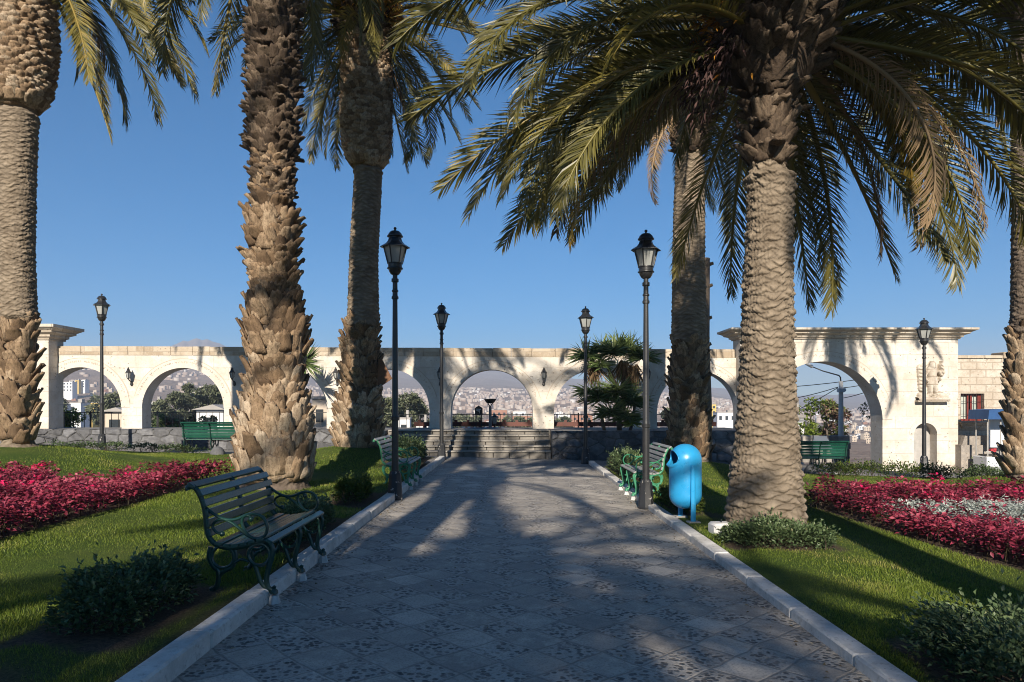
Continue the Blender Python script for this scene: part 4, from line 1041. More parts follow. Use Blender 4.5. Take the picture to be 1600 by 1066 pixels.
def trunk_mesh(name, prof, cxs, e, mat, row=.10, ncell=13, amp=.035, nz=360, na=180, seed=0):
    "prof: list (z, r) rising; diamond scars in real relief"
    rng = np.random.default_rng(seed)
    zs = np.linspace(prof[0][0], prof[-1][0], nz); th = np.linspace(0, 2 * PI, na, endpoint=False)
    r = np.interp(zs, [p[0] for p in prof], [p[1] for p in prof]); k = np.ones(9) / 9; r = np.convolve(np.pad(r, 4, 'edge'), k, 'valid')
    cx = np.interp(zs, [c[0] for c in cxs], [c[1] for c in cxs]); TH, ZZ = np.meshgrid(th, zs)
    wob = .22 * np.sin(TH * 2 + ZZ * 2.3) + .16 * np.sin(TH * 5 - ZZ * 3.1) + .09 * np.sin(TH * 11 + ZZ * 9) + .08 * np.sin(TH * 7 - ZZ * 17)
    u = TH * ncell / (2 * PI) + .12 * np.sin(ZZ * 7 + TH * 2); v = ZZ / (2 * row) + wob
    a, c = u + v, u - v
    fa = np.abs(a - np.round(a)); fc = np.abs(c - np.round(c))   # distance to the lattice lines
    hd = np.clip(np.minimum(fa, fc) * 2, 0, 1)
    # lower lip of every scar stands out
    av, cv = a - np.floor(a), c - np.floor(c); vv = (av - cv + 1) / 2
    lip = np.clip(1 - np.abs(vv - .25) * 2.4, 0, 1)
    cid = np.floor(a) * 57.3 + np.floor(c) * 131.7; rn = np.abs(np.sin(cid * 12.9898) * 43758.5453) % 1
    h = amp * (hd ** .55) * (.45 + .6 * lip) * (.55 + .8 * rn)
    h = h + amp * .16 * np.sin(TH * 37 + 3 * np.sin(ZZ * 23)) * np.sin(ZZ * 61 + TH * 5)
    RR = r[:, None] + h - amp * .5
    V = np.stack([cx[:, None] + RR * np.cos(TH), RR * np.sin(TH), ZZ], -1).reshape(-1, 3)
    return np_mesh(name, V, grid_quads(na, nz, True), tint=np.clip(.25 + .55 * hd * (.5 + .5 * rn), 0, 1).ravel(), mats=mat, parent=e, smooth=True)

FR = 'tall date palms around the square'
def palm(label, y, pts, crown_py, boot_zones, head=None, nfr=58, seed=0, scale=1., low=-55, hi=80, dead=3, n_sunlit=2, row=.10, ncell=13, amp=.03, specials=(), fruits=(), bark='bark', flip=0, trunk_py0=None, offscreen=None, skirt=0, front=None, leftmin=None):
    """pts: (py, px left, px right) up the trunk as the photo shows it at depth y"""
    rng = np.random.default_rng(100 + seed)
    if offscreen is None:
        pts = sorted(pts, key=lambda p: -p[0]); q = []
        for py, l, r_ in pts: q.append((CAMH + (HY - py) / F * y, (l + r_) / 2, (r_ - l) / 2 / F * y))
        x0 = (q[0][1] - 800) / F * y; gz = float(lawn_z(x0, y)); zc = CAMH + (HY - crown_py) / F * y
        prof = [(a - gz, c) for a, b_, c in q]; cxs = [(a - gz, (b_ - 800) / F * y - x0) for a, b_, c in q]
        if prof[0][0] > -.1: prof.insert(0, (-.15, prof[0][1] * 1.05)); cxs.insert(0, (-.15, 0))
        top = zc - gz
    else:
        x0, y, top = offscreen; gz = float(g(x0, y)) + .06; prof = [(-.15, .5), (.6, .42), (1.5, .36), (top - 1.6, .33), (top - 1.2, .55), (top, .5)]; cxs = [(0, 0), (top, 0)]
    if prof[-1][0] < top: prof.append((top, prof[-1][1])); cxs.append((top, cxs[-1][1]))
    e = empty('palm_tree', (x0, y, gz), 0, label, 'palm tree', FR)
    low_ = offscreen is not None
    insets = []
    for (pa, pb, W0, L0, T0, tilt0, mat, dens, tj) in boot_zones:
        insets.append((CAMH + (HY - pa) / F * y - gz, CAMH + (HY - pb) / F * y - gz, T0 * .8 + L0 * math.sin(tilt0) * .6 + .03))
    if insets:
        zz_ = np.arange(prof[0][0], prof[-1][0] + .05, .06); rr_ = np.interp(zz_, [p[0] for p in prof], [p[1] for p in prof])
        for (a_, c_, d_) in insets: rr_ = rr_ - np.minimum(d_, rr_ * .4) * ((zz_ >= a_ - .1) & (zz_ <= c_))
        prof = list(zip(zz_, rr_))
    trk = trunk_mesh('trunk', prof, cxs, e, M[bark], row, ncell, amp, *( (120, 60) if low_ else (int(110 * (prof[-1][0] + .2)) if y > 12 else 900, 120 if y > 12 else 180)), seed)
    rz = lambda z: np.interp(z, [p[0] for p in prof], [p[1] for p in prof]); cz = lambda z: np.interp(z, [c[0] for c in cxs], [c[1] for c in cxs])
    for (pa, pb, W0, L0, T0, tilt0, mat, dens, tj) in boot_zones:
        za, zb = CAMH + (HY - pa) / F * y - gz, CAMH + (HY - pb) / F * y - gz
        zs, ths = [], []; z = za; a = rng.uniform(0, 6)
        rr = float(rz((za + zb) / 2)); per = max(5, int(2 * PI * rr / W0 * dens)); dz = L0 * .42 / per / dens
        while z < zb: zs.append(z); ths.append(a); a += 2.39996; z += dz
        zs = np.array(zs); od = .45 if tj < .1 else 1; ths = np.array(ths) + rng.normal(0, .08 * od, len(zs)); n = len(zs)
        sc = rng.uniform(1 - .25 * od, 1 + .25 * od, n); tilt = tilt0 + rng.normal(0, tj, n)
        zc3 = np.stack([cz(zs), 0 * zs, 0 * zs], 1)
        V, Fq, tt = boots(None, ths, zs + rng.normal(0, .03 * od, n), rz(zs), zc3, W0 * rng.uniform(.9, 1.15, n), L0 * sc, T0 * rng.uniform(.85, 1.2, n), tilt, rng, jit=od)
        np_mesh('leaf_bases', V, Fq, None, tt, M[mat], trk)
    # crown: a head of packed leaf bases carrying the fronds
    hx = float(cz(top)); hr = head or .45
    b = MB(); 
    n = 140; th = np.arange(n) * 2.39996; zz = np.linspace(-.75, .35, n); rr = hr * np.sqrt(np.clip(1 - (zz / .95) ** 2, .1, 1)) * np.interp(zz, [-.75, -.3, .35], [1., 1.0, .75])
    V, Fq, tt = boots(None, th, zz, rr, np.stack([0 * th, 0 * th, 0 * th], 1), np.full(n, .24), np.full(n, .42), np.full(n, .06), np.interp(zz, [-.75, .35], [1.1, .35]) + rng.normal(0, .1, n), rng)
    core = MB(); core.lathe([(hr * .6, -.95), (hr * .95, -.6), (hr * .95, 0), (hr * .5, .4), (.02, .6)], 16)
    cv = core.v[0]; cf = np.array([f for f in core.f if len(f) == 4]); 
    cr = np_mesh('crown', np.concatenate([V, cv]), np.concatenate([Fq, cf + len(V)]), None, np.concatenate([tt, np.full(len(cv), .1)]), M['boot_dark'], e)
    cr.location = (hx, 0, top)
    def add(me, az, el, roll=0., sc=1., z=0.):
        o = bpy.data.objects.new('frond', me); COL.objects.link(o); o.parent = cr
        o.rotation_mode = 'QUATERNION'
        qd = Euler((0, 0, az)).to_quaternion() @ Euler((0, -el, 0)).to_quaternion() @ Euler((roll, 0, 0)).to_quaternion()
        o.rotation_quaternion = qd; dirv = qd @ Vector((1, 0, 0)); o.location = Vector((math.cos(az), math.sin(az), 0)) * hr * .55 * max(0, math.cos(el)) + Vector((0, 0, z))
        o.scale = (sc,) * 3; return o
    off = rng.uniform(0, 6)
    for i in range(nfr):
        t = (i + .5) / nfr; el = R(hi) + (R(low) - R(hi)) * t ** .85 + rng.normal(0, .10)
        az = off + i * 2.39996 + rng.normal(0, .12)
        fa = abs((az + PI / 2 + PI) % (2 * PI) - PI)
        if front is not None and fa < R(front[0]): el = max(el, R(front[1]) + rng.uniform(0, .3))
        if leftmin is not None and 1.65 < az % (2 * PI) < 2.35: el = max(el, R(-6) + rng.uniform(0, .2))
        if leftmin is not None and math.cos(az) < -.2: el = max(el, R(leftmin) + rng.uniform(0, .25))
        me = FG[int(rng.integers(0, len(FG)))] if t < .8 else FG[int(rng.choice([0, 1, 2, 3, 5]))]
        if el < R(-25): me = FG[int(rng.choice([0, 4, 1]))]
        add(me, az, el, rng.normal(0, .25), scale * rng.uniform(.86, 1.06), .35 - .75 * t)
    for i in range(n_sunlit): add(FO[i % 2], off + 1.1 + i * 2.7, R(rng.uniform(-20, 10)), rng.normal(0, .3), scale * .9, -.35)
    for i in range(dead):
        if front is not None and abs((off + .4 + i * 2.3 + PI / 2 + PI) % (2 * PI) - PI) < R(front[0]): continue
        add(FD[i % 2], off + .4 + i * 2.3, R(rng.uniform(-65, -35)), rng.normal(0, .4), scale * rng.uniform(.7, .95), -.5)
    for (me, az, el, roll, sc) in specials: add(me, R(az), R(el), R(roll), sc * scale, -.25)
    for (kind, az, el, L) in fruits:
        dv = Euler((0, 0, R(az))).to_quaternion() @ Euler((0, -R(el), 0)).to_quaternion() @ Vector((1, 0, 0))
        n = 420; s_ = rng.uniform(.25, 1, n); dirs = norm(np.array(dv) + rng.normal(0, .22, (n, 3)) * s_[:, None]); p = dirs * (L * s_)[:, None]; p[:, 2] -= .35 * s_ ** 2 * L
        V, T, tt = leaves(p, dirs + rng.normal(0, .5, (n, 3)) + [0, 0, -.6], rng.uniform(.08, .2, n), .03, rng.uniform(0, 1, n))
        st = MB(); st.tube([(0, 0, 0), tuple(dv * L * .5), tuple(dv * L * .9 + Vector((0, 0, -.25 * L)))], [.03, .02, .006], 6); sq = np.array([f for f in st.f if len(f) == 4])
        np_mesh('fruit_cluster', np.concatenate([V, st.v[0]]), sq + len(V), T, np.concatenate([tt, np.full(len(st.v[0]), .5)]), M['fruit'] if kind else M['fruit_old'], cr)['kind'] = 'stuff'
    return e
# far left palm
palm('far left palm with swollen base and bulging scaly collar, cut by the left edge', 14.5,
     [(692, -4, 60), (600, -2, 57), (520, 0, 58), (480, 2, 54), (400, 1, 51), (300, 0, 52), (200, -2, 55), (178, -4, 58), (165, -20, 72), (130, -30, 79), (90, -36, 84), (30, -34, 82), (-20, -28, 78)], -130,
     [(690, 500, .30, .38, .055, .26, 'boot_mid', 1.25, .18), (172, -100, .27, .24, .05, .62, 'boot', 1.5, .05)], nfr=66, seed=1, low=-62, hi=78, head=.62, front=(75, 5), row=.055, ncell=8, amp=.04, dead=1, n_sunlit=1,
     specials=[(FG[0], -8, -30, 0, 1.05), (FG[1], 8, -22, 10, 1.1), (FG[4], -20, -48, 0, 1.0), (FG[0], 20, -40, 0, 1.1), (FG[3], -2, -12, 0, 1.1)])
# big near left palm
palm('thick shaggy palm trunk clad in old leaf bases behind the near bench', 11.5,
     [(762, 372, 486), (740, 366, 494), (690, 368, 492), (620, 375, 487), (540, 380, 484), (470, 381, 474), (400, 381, 470), (330, 383, 470), (250, 386, 468), (150, 387, 468), (60, 386, 469), (0, 386, 470), (-120, 386, 470)], -290,
     [(752, 560, .27, .36, .05, .16, 'boot', 1.3, .13), (640, 400, .25, .33, .045, .20, 'boot_mid', 1.2, .2), (470, 250, .21, .24, .04, .26, 'boot_mid', 1.2, .3), (330, -140, .18, .20, .035, .38, 'boot_dark', 1.6, .4)], nfr=42, seed=2, low=-45, hi=75, head=.5, row=.09, bark='bark_grey',
     specials=[(FG[1], 195, -35, 0, 1.0), (FG[3], 215, -42, 0, 1.0), (FG[0], 170, -45, 0, 1.05)], dead=2)
# slim left palm
palm('slimmer left palm with a dark scaly collar behind the left path lamp', 17.5,
     [(706, 517, 604), (660, 523, 600), (600, 528, 600), (540, 532, 594), (510, 538, 593), (490, 543, 592), (400, 546, 591), (300, 552, 596), (272, 554, 597), (258, 540, 608), (240, 534, 612), (190, 531, 614), (130, 531, 614), (80, 536, 612)], 22,
     [(704, 600, .28, .34, .05, .22, 'boot', 1.3, .18), (620, 512, .26, .34, .05, .26, 'boot_mid', 1.3, .2), (262, 40, .25, .22, .055, .62, 'boot', 1.5, .05)], nfr=74, seed=3, low=-72, hi=78, head=.62, front=(50, 2), row=.055, ncell=7, amp=.035, bark='bark', dead=4, n_sunlit=5, scale=.9,
     fruits=[(1, -60, 15, 1.1), (1, -25, 5, 1.0), (1, -120, 30, .9)])
# big right palm
palm('big right palm with a pale ringed trunk and wide low crown', 8.8,
     [(848, 1131, 1261), (780, 1138, 1253), (700, 1148, 1247), (620, 1155, 1242), (540, 1159, 1239), (450, 1161, 1238), (360, 1167, 1238), (300, 1168, 1240), (285, 1166, 1241), (270, 1156, 1243), (200, 1160, 1243), (130, 1150, 1258), (60, 1140, 1272)], 25,
     [(262, 10, .19, .24, .04, .5, 'boot_dark', 1.2, .4)], nfr=74, seed=4, scale=1.0, low=-30, hi=68, head=.58, front=(70, 8), leftmin=-20, row=.055, ncell=7, amp=.048, dead=0, n_sunlit=3,
     specials=[(FD[1], -16, -24, 0, .84), (FD[0], -4, -20, 0, .95), (FG[4], 40, -28, 0, 1.0), (FG[0], 62, -32, 0, 1.0), (FD[0], 30, -22, 0, .95), (FG[1], 30, 6, 0, 1.1), (FG[5], 25, -12, 0, 1.1), (FG[1], 48, -25, 0, 1.05), (FG[1], -22, 30, 0, 1.1), (FG[0], 128, -10, 0, 1.0), (FD[0], 140, -10, 0, 1.0), (FG[3], 5, -15, 0, 1.1), (FG[1], 8, 4, 0, 1.15), (FG[2], -4, 24, 0, 1.15), (FG[0], 86, -30, 0, .95), (FD[1], 15, -8, 10, 1.05), (FG[0], 178, 5, 0, 1.1), (FG[2], 188, 26, 0, 1.15), (FG[1], 172, -8, 0, 1.05), (FO[0], 165, -12, 0, 1.1), (FG[4], 160, -22, 0, 1.0), (FO[1], 150, -14, 0, 1.05), (FG[1], 14, 12, 0, 1.1), (FG[2], 20, 20, 0, 1.1), (FG[4], 182, -14, 0, 1.05), (FO[0], 172, -2, 0, 1.1)],
     fruits=[(0, 200, -25, 1.3), (1, 185, 0, 1.0), (0, 170, -30, 1.2)])
# rear right palm
palm('rear right palm with a shaggy dark base beside the right path lamp', 17.5,
     [(722, 1036, 1114), (680, 1040, 1110), (620, 1044, 1107), (560, 1047, 1106), (530, 1049, 1104), (480, 1050, 1103), (400, 1051, 1101), (320, 1053, 1101), (250, 1056, 1100), (230, 1046, 1110), (160, 1044, 1112)], 140,
     [(718, 540, .26, .34, .05, .24, 'boot_mid', 1.35, .2), (240, 150, .18, .18, .05, .85, 'boot_dark', 1.2, .15)], nfr=62, seed=5, low=-45, hi=78, head=.6, front=(60, 0), leftmin=-18, row=.055, ncell=7, amp=.035, bark='bark', dead=2, n_sunlit=5,
     fruits=[(1, 215, 10, 1.1), (0, 250, -20, 1.1), (1, 150, 10, 1.0)])
# far right palm
palm('far right palm cut by the right edge of the view beside the cart', 14.0,
     [(748, 1570, 1642), (700, 1572, 1640), (620, 1573, 1640), (560, 1576, 1638), (530, 1580, 1634), (490, 1583, 1632), (400, 1584, 1631), (330, 1585, 1630), (240, 1584, 1630)], -40,
     [(746, 525, .28, .36, .05, .24, 'boot', 1.3, .18)], nfr=46, seed=6, low=-35, hi=78, head=.5, row=.055, ncell=8, amp=.035, bark='bark_grey', dead=2, n_sunlit=2)
# palms behind and beside the viewpoint, whose shade lies over the path
OFF = [(-3.4, -4, 15.0), (3.55, -2.0, 12), (-2.3, -3.6, 8.7), (-1.9, -12, 8), (-1.5, -9, 7.3), (-2.0, -12.5, 7.2), (-2.6, -15.5, 9.6), (.9, -15.5, 8), (-6, -15.5, 7.2), (4.5, -15.5, 7.6), (-9.5, -16.5, 7.6)]
OL = ['tall palm left of the viewpoint whose crown shades the arcade', 'palm right of the viewpoint whose trunk shades the right lawn']
for i, o3 in enumerate(OFF):
    palm(OL[i] if i < 2 else 'palm behind the viewpoint whose fronds shade the path', 0, None, None, [], nfr=(17, 40, 21, 24)[min(i, 3)], scale=1.3 if i == 0 else 1., seed=20 + i, offscreen=o3, dead=0, n_sunlit=0, low=(-45, -15, -35, -50)[min(i, 3)], hi=(75, 70, 75, 45)[min(i, 3)])
# ---------------------------------------------------------------- yucca on the terrace and small planting
def yucca_tree():
    y = 22.7; base = P(955, 672, y); e = empty('yucca_tree', (base.x, y, ZT), 0, 'branching yucca tree with spiky rosettes and a skirt of dead leaves on the right wall', 'yucca')
    L2 = lambda px, py, dy=0: Vector(((px - 800) / F * y - base.x, dy, CAMH + (HY - py) / F * y - ZT))
    b = MB()
    for pts, r0 in (([(968, 676), (966, 640), (962, 600), (950, 575)], .09), ([(966, 640), (985, 600), (995, 570)], .07), ([(962, 600), (940, 580), (922, 562)], .06), ([(984, 676), (990, 650), (992, 630)], .06), ([(945, 676), (940, 650), (935, 636)], .06)):
        b.tube([L2(*p) for p in pts], [r0, r0 * .8, r0 * .7, r0 * .6][:len(pts)], 8)
    b.build('trunk', M['bark_grey'], e, smooth=True)
    def ros(px, py, dy, L, n, up, nm='rosette', mat='yucca', down=False):
        c = np.array(L2(px, py, dy)); d = RNG.normal(0, 1, (n, 3)); d = norm(d); d[:, 2] = np.abs(d[:, 2]) * up - (.35 if not down else 0)
        if down: d = norm(RNG.normal(0, .35, (n, 3)) + [0, 0, -1])
        d = norm(d); p = c + d * .05 + RNG.normal(0, .05, (n, 3)); ln = L * RNG.uniform(.7, 1.1, n); wv = norm(np.cross(d, RNG.normal(0, 1, (n, 3)))) * .019
        m_ = p + d * ln[:, None] * .55; t_ = p + d * ln[:, None] - np.array([0, 0, 1]) * (ln * .06)[:, None]
        V = np.stack([p - wv, p + wv, m_ + wv * 1.0, m_ - wv * 1.0, t_], 1).reshape(-1, 3); i = np.arange(n)[:, None] * 5
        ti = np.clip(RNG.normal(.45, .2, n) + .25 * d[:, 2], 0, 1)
        np_mesh(nm, V, i + [0, 1, 2, 3], i + [3, 2, 4], np.repeat(ti, 5), M[mat], e)
    for (px, py, dy, L, n, up) in ((917, 556, 0, .62, 150, .7), (940, 545, .2, .55, 120, .8), (957, 550, -.2, .62, 150, .8), (984, 548, .1, .66, 170, .8), (1002, 558, -.1, .6, 150, .7), (970, 538, .3, .55, 120, .8), (935, 570, -.3, .5, 90, .6),
                               (935, 622, -.25, .70, 170, .8), (962, 612, -.3, .72, 190, .8), (985, 628, -.2, .68, 170, .8), (950, 645, -.45, .62, 140, .7), (918, 612, -.1, .6, 80, .6), (975, 650, -.4, .55, 120, .7)):
        ros(px, py, dy, L * 1.12, int(n * 1.25), up)
    for (px, py, dy) in ((972, 566, -.05), (990, 572, -.1), (927, 570, 0)): ros(px, py, dy, .72, 90, 1, 'dead_leaves', 'frond_dead', True)
    ros(985, 660, -.3, .3, 120, 1.0, 'rosette', 'bush')
yucca_tree()
def tuft(label, px, py, y, L, n, zb):
    c = P(px, py, y); e = empty('yucca_plant', (c.x, y, zb), 0, label, 'plant'); h = c.z - zb
    b = MB(); b.tube([(0, 0, -.05), (0, 0, h)], [.07, .05], 7); b.build('stem', M['bark_grey'], e)
    d = norm(RNG.normal(0, 1, (n, 3)) + [0, 0, .3]); p = np.array([0, 0, h]) + d * .04; wv = norm(np.cross(d, RNG.normal(0, 1, (n, 3)))) * .025
    ln = L * RNG.uniform(.7, 1.1, n)[:, None]; V = np.stack([p - wv, p + wv, p + d * ln * .5 + wv, p + d * ln * .5 - wv, p + d * ln], 1).reshape(-1, 3); i = np.arange(n)[:, None] * 5
    np_mesh('rosette', V, i + [0, 1, 2, 3], i + [3, 2, 4], np.repeat(RNG.uniform(.2, .8, n), 5), M['yucca'], e)
tuft('spiky young yucca on the terrace peeping out right of the thick left palm', 474, 566, 22.8, .75, 160, ZT)

# the bare stump beside the rear right palm
y = 18.6; bx0 = (1101 - 800) / F * y; gz = float(lawn_z(bx0, 17.4))
e = empty('bare_trunk', (bx0, y, gz), 0, 'bare grey trunk with broken stubs just behind the rear right palm', 'dead tree')
b = MB(); H0 = CAMH + (HY - 404) / F * y - gz
b.tube([(0, 0, -.1), (.02, 0, 1.5), (-.03, 0, 3), (.0, 0, H0)], [.19, .17, .16, .14], 12); b.build('trunk', M['bark_grey'], e, smooth=True)
for k, zz in enumerate((H0 - .18, H0 - .75, H0 - 1.6, H0 - 2.3)):
    b = MB(); b.tube([(.05, 0, zz), (.22 - .02 * k, -.05, zz + .05)], [.06, .04], 7); b.build('stub', M['bark_grey'], e)
# brown board tied to the slim left palm
c = P(597, 588, 17.3); b = MB(); b.prism([(-.10, -.30), (.25, -.06), (.0, .42), (-.10, .42)], -.02, .02); o = b.build('board', simple('brown_board', (.19, .085, .035), (.12, .055, .025), 8, .7)); o.location = c; tag(o, 'brown wooden board leaning out from the slim left palm trunk', 'board')
# left plaza handrail
e = empty('handrail', (-14.2, 20.9, g(-14, 20.9)), 0, 'short black sloping handrail by the left retaining wall', 'handrail')
p0, p1 = P(40, 677, 20.6), P(83, 686, 20.6); o_ = Vector(e.location)
b = MB(); b.tube([p0 - o_, p1 - o_], .028, 8); b.build('rail', M['black'], e)
for pp in (p0, p1): b = MB(); b.tube([pp - o_, Vector((pp.x, pp.y, float(g(pp.x, pp.y)) - .03)) - o_], .022, 8); b.build('post', M['black'], e)

# ---------------------------------------------------------------- terrace railing, benches and kiosk behind the arches
def railing(label, x0, x1, y, zb, zt):
    e = empty('railing', ((x0 + x1) / 2, y, zb), 0, label, 'railing'); b = MB(); h = zt - zb
    L = x1 - x0
    for zz in (h, .10): b.box((0, 0, zz), (L, .03, .03))
    b.build('rail', M['black'], e)
    b = MB(); n = int(L / .26)
    for i in range(n + 1): b.box((-L / 2 + L * i / n, 0, h / 2), (.017, .017, h - .03))
    o = b.build('balusters', M['black'], e)
    for i in range(int(L / 2.6) + 1): b = MB(); b.box((-L / 2 + 2.6 * i, 0, h / 2 + .03), (.05, .05, h + .06)); b.build('post', M['black'], e)
railing('black iron railing along the lookout edge behind the left arches', -19, -5.6, 27.4, .28, 1.34)
railing('black iron railing along the lookout edge behind the middle arches', -5.2, 7.2, 27.6, .28, 1.26)
M['redwood'] = simple('dark_red_timber', (.115, .028, .016), (.07, .02, .013), 8, .6)
e = empty('timber_bench_rail', (2, 26.6, .28), 0, 'long dark red timber rail with short posts behind the middle arches', 'timber rail')
b = MB(); b.box((0, 0, .62), (11.4, .16, .16)); b.build('beam', M['redwood'], e)
b = MB()
for i in range(25): b.box((-5.5 + i * .46, .0, .74), (.11, .12, .08))
b.build('pegs', M['redwood'], e)
for i in range(6): b = MB(); b.box((-5.3 + i * 2.1, .0, .27), (.12, .12, .54)); b.build('leg', M['redwood'], e)
# floodlight post in the middle arch
c = P(766, 672, 25.9); e = empty('floodlight_post', (c.x, 25.9, .28), 0, 'grey post carrying a wide dark bowl lamp seen through the middle arch', 'post lamp')
zz = lambda py: CAMH + (HY - py) / F * 25.9 - .28
b = MB(); b.lathe([(.07, -.02), (.065, .3), (.05, zz(638)), (.042, zz(634))], 12); b.build('post', simple('blue_grey_metal', (.16, .17, .19), (.13, .14, .15), 6, .5), e, auto=40)
b = MB()
for s_ in (-1, 1): b.tube([(0, 0, zz(636)), (s_ * .07, 0, zz(631)), (s_ * .09, 0, zz(629))], .02, 6)
b.build('fork', M['black'], e)
b = MB(); b.lathe([(.10, zz(630.5)), (.15, zz(629)), (.22, zz(624.5)), (.225, zz(623.4)), (.19, zz(623.8)), (.0, zz(624.2))], 6); b.build('bowl', M['black'], e)
c = P(748, 650, 26.2); e = empty('sign_stand', (c.x, 26.2, .28), 0, 'black lantern-shaped sign with pale marks left of the bowl lamp in the middle arch', 'sign'); zz = lambda py: CAMH + (HY - py) / F * 26.2 - .28
b = MB(); hw = 6.1 / F * 26.2
b.prism([(-hw, zz(649)), (hw, zz(649)), (hw, zz(638)), (hw * .6, zz(636)), (hw * .3, zz(635)), (0, zz(633.6)), (-hw * .3, zz(635)), (-hw * .6, zz(636)), (-hw, zz(638))], -.03, .03); b.build('panel', M['black'], e)
b = MB(); b.box((0, -.036, zz(639.7)), (.18, .006, .04)); b.box((-.02, -.036, zz(642)), (.03, .006, .09)); b.box((.03, -.036, zz(643.5)), (.025, .006, .12)); b.box((-.06, -.036, zz(641)), (.05, .006, .05)); b.build('marks', M['white'], e)
b = MB()
for s_ in (-1, 1): b.tube([(s_ * hw * .7, 0, -.02), (s_ * hw * .7, 0, zz(649))], .02, 6)
b.build('leg', M['black'], e)
# wall-lamp head on the railing right of the post is part of a small lamp
c = P(773, 662, 26.1); e = empty('terrace_lamp', (c.x, 26.1, .28), 0, 'small glazed lamp head directly behind the bowl lamp post', 'lamp'); zz = lambda py: CAMH + (HY - py) / F * 26.1 - .28
b = MB(); b.lathe([(.05, 0), (.03, zz(664)), (.06, zz(662.5))], 8); b.lathe([(.13, zz(652)), (.11, zz(650.5)), (.02, zz(648))], 6); b.build('body', M['black'], e)
b = MB(); b.lathe([(.06, zz(662)), (.12, zz(652))], 6); b.build('glass', M['frost'], e)
# striped market awning below the lookout
e = empty('market_awning', (-1.0, 30.5, -3.0), 0, 'red and white striped market awning low behind the middle arch', 'awning')
x0, x1 = (722 - 800) / F * 30.5 + 1, (792 - 800) / F * 30.5 + 1; zt, zb2 = CAMH + (HY - 667) / F * 30.5 + 3.0, CAMH + (HY - 674) / F * 30 + 2.75
b = MB(); n = 16
for i in range(n):
    a, c = x0 + (x1 - x0) * i / n, x0 + (x1 - x0) * (i + 1) / n; b.m = i % 2; s_ = 1.06
    b.add([(a * s_, -.7, zb2), (c * s_, -.7, zb2), (c, 0, zt), (a, 0, zt), (a * s_, -.7, zb2 - .12), (c * s_, -.7, zb2 - .12)], [(0, 1, 2, 3), (4, 5, 1, 0)])
b.build('canopy', [simple('awning_white', (.7, .66, .66)), simple('awning_red', (.45, .10, .12))], e, fix=False)
b = MB()
for xx in (x0, x1): b.tube([(xx, 0, -.1), (xx, 0, zt)], .04, 6); b.tube([(xx, -.6, -.1), (xx, -.6, zb2)], .04, 6)
b.build('pole', M['white'], e)

# ---------------------------------------------------------------- right side, beyond and beside the gateway
# vendor cart
xc = (1554 - 800) / F * 23.05; yc = 23.05; gz = float(g(xc, yc)); e = empty('vendor_cart', (xc, yc, gz), 0, 'white vendor cart with a blue canopy beside the gateway and far right palm', 'cart')
zz = lambda py: CAMH + (HY - py) / F * yc - gz; xx = lambda px: (px - 800) / F * yc - xc
M['cartw'] = simple('cart_white', (.66, .68, .72), (.52, .54, .58), 3, .45)
b = MB(); b.bbox(((xx(1531) + xx(1580)) / 2, 0, (zz(744) + zz(713)) / 2), (xx(1580) - xx(1531), .7, zz(713) - zz(744)), .02); b.build('body', M['cartw'], e, auto=30)
b = MB(); b.box(((xx(1540) + xx(1580)) / 2, 0, zz(712) + .01), (xx(1580) - xx(1540), .72, .05)); b.box(((xx(1551) + xx(1580)) / 2, -.30, (zz(706) + zz(712)) / 2), (xx(1580) - xx(1551), .02, .11)); b.build('counter', M['black'], e)
b = MB(); b.box(((xx(1555) + xx(1580)) / 2, .30, (zz(655) + zz(700)) / 2), (xx(1580) - xx(1555), .03, zz(655) - zz(700))); b.build('back_panel', M['cartw'], e)
b = MB()
for (px, dy) in ((1533.5, -.3), (1553.5, -.3), (1534.5, .3), (1579, -.3)): b.tube([(xx(px), dy, zz(746)), (xx(px), dy, zz(648))], .022, 8)
b.box((xx(1536), -.3, zz(705)), (.22, .03, .03)); b.box((xx(1536), -.3, zz(712)), (.22, .03, .02)); b.build('frame', M['conc'], e)
b = MB(); zt_, zl = zz(640.5), zz(655); xa, xb = xx(1528), xx(1581)
b.prism([(xa, zl), (xb, zl), (xb, zt_ - .02), ((xa + xb) / 2, zt_ + .03), (xa + .03, zt_)], -.5, .5); b.build('canopy', simple('blue_canvas', (.012, .055, .17), (.018, .08, .22), 5, .75, .3, 12), e)
b = MB(); b.box((xx(1547), -.1, zz(704)), (.16, .14, .10)); b.box((xx(1549), -.1, zz(702)), (.08, .18, .07)); b.build('red_box', simple('red_plastic', (.38, .03, .04)), e)
for px in (1540, 1568): b = MB(); b.tube([(xx(px), -.25, .05), (xx(px), .25, .05)], .07, 14); b.build('wheel', M['darkhole'], e)
# A-frame board on the paving, beyond the bench
yb_ = 22.3; xb_ = (1285 - 800) / F * yb_; gz = float(g(xb_, yb_)); e = empty('notice_board', (xb_, yb_, gz), 0, 'dark easel board standing behind the right plaza bench', 'board')
zz = lambda py: CAMH + (HY - py) / F * yb_ - gz; k = F / yb_
b = MB(); V = [(-15 / k, -.02, zz(701)), (15 / k, -.02, zz(701)), (11 / k, .16, zz(682)), (-11 / k, .16, zz(682))]; b.add(V + [(v[0], v[1] + .03, v[2]) for v in V], [(0, 1, 2, 3), (7, 6, 5, 4), (0, 4, 5, 1), (2, 6, 7, 3), (1, 5, 6, 2), (3, 7, 4, 0)]); b.build('panel', simple('slate_board', (.07, .085, .11), (.09, .105, .13), 4, .5), e)
b = MB()
for s_ in (-1, 1): b.tube([(s_ * 19 / k, -.12, -.02), (s_ * 11 / k, .16, zz(681))], .022, 6); b.tube([(s_ * 10 / k, .55, -.02), (s_ * 9 / k, .18, zz(684))], .02, 6)
b.build('leg', M['black'], e)
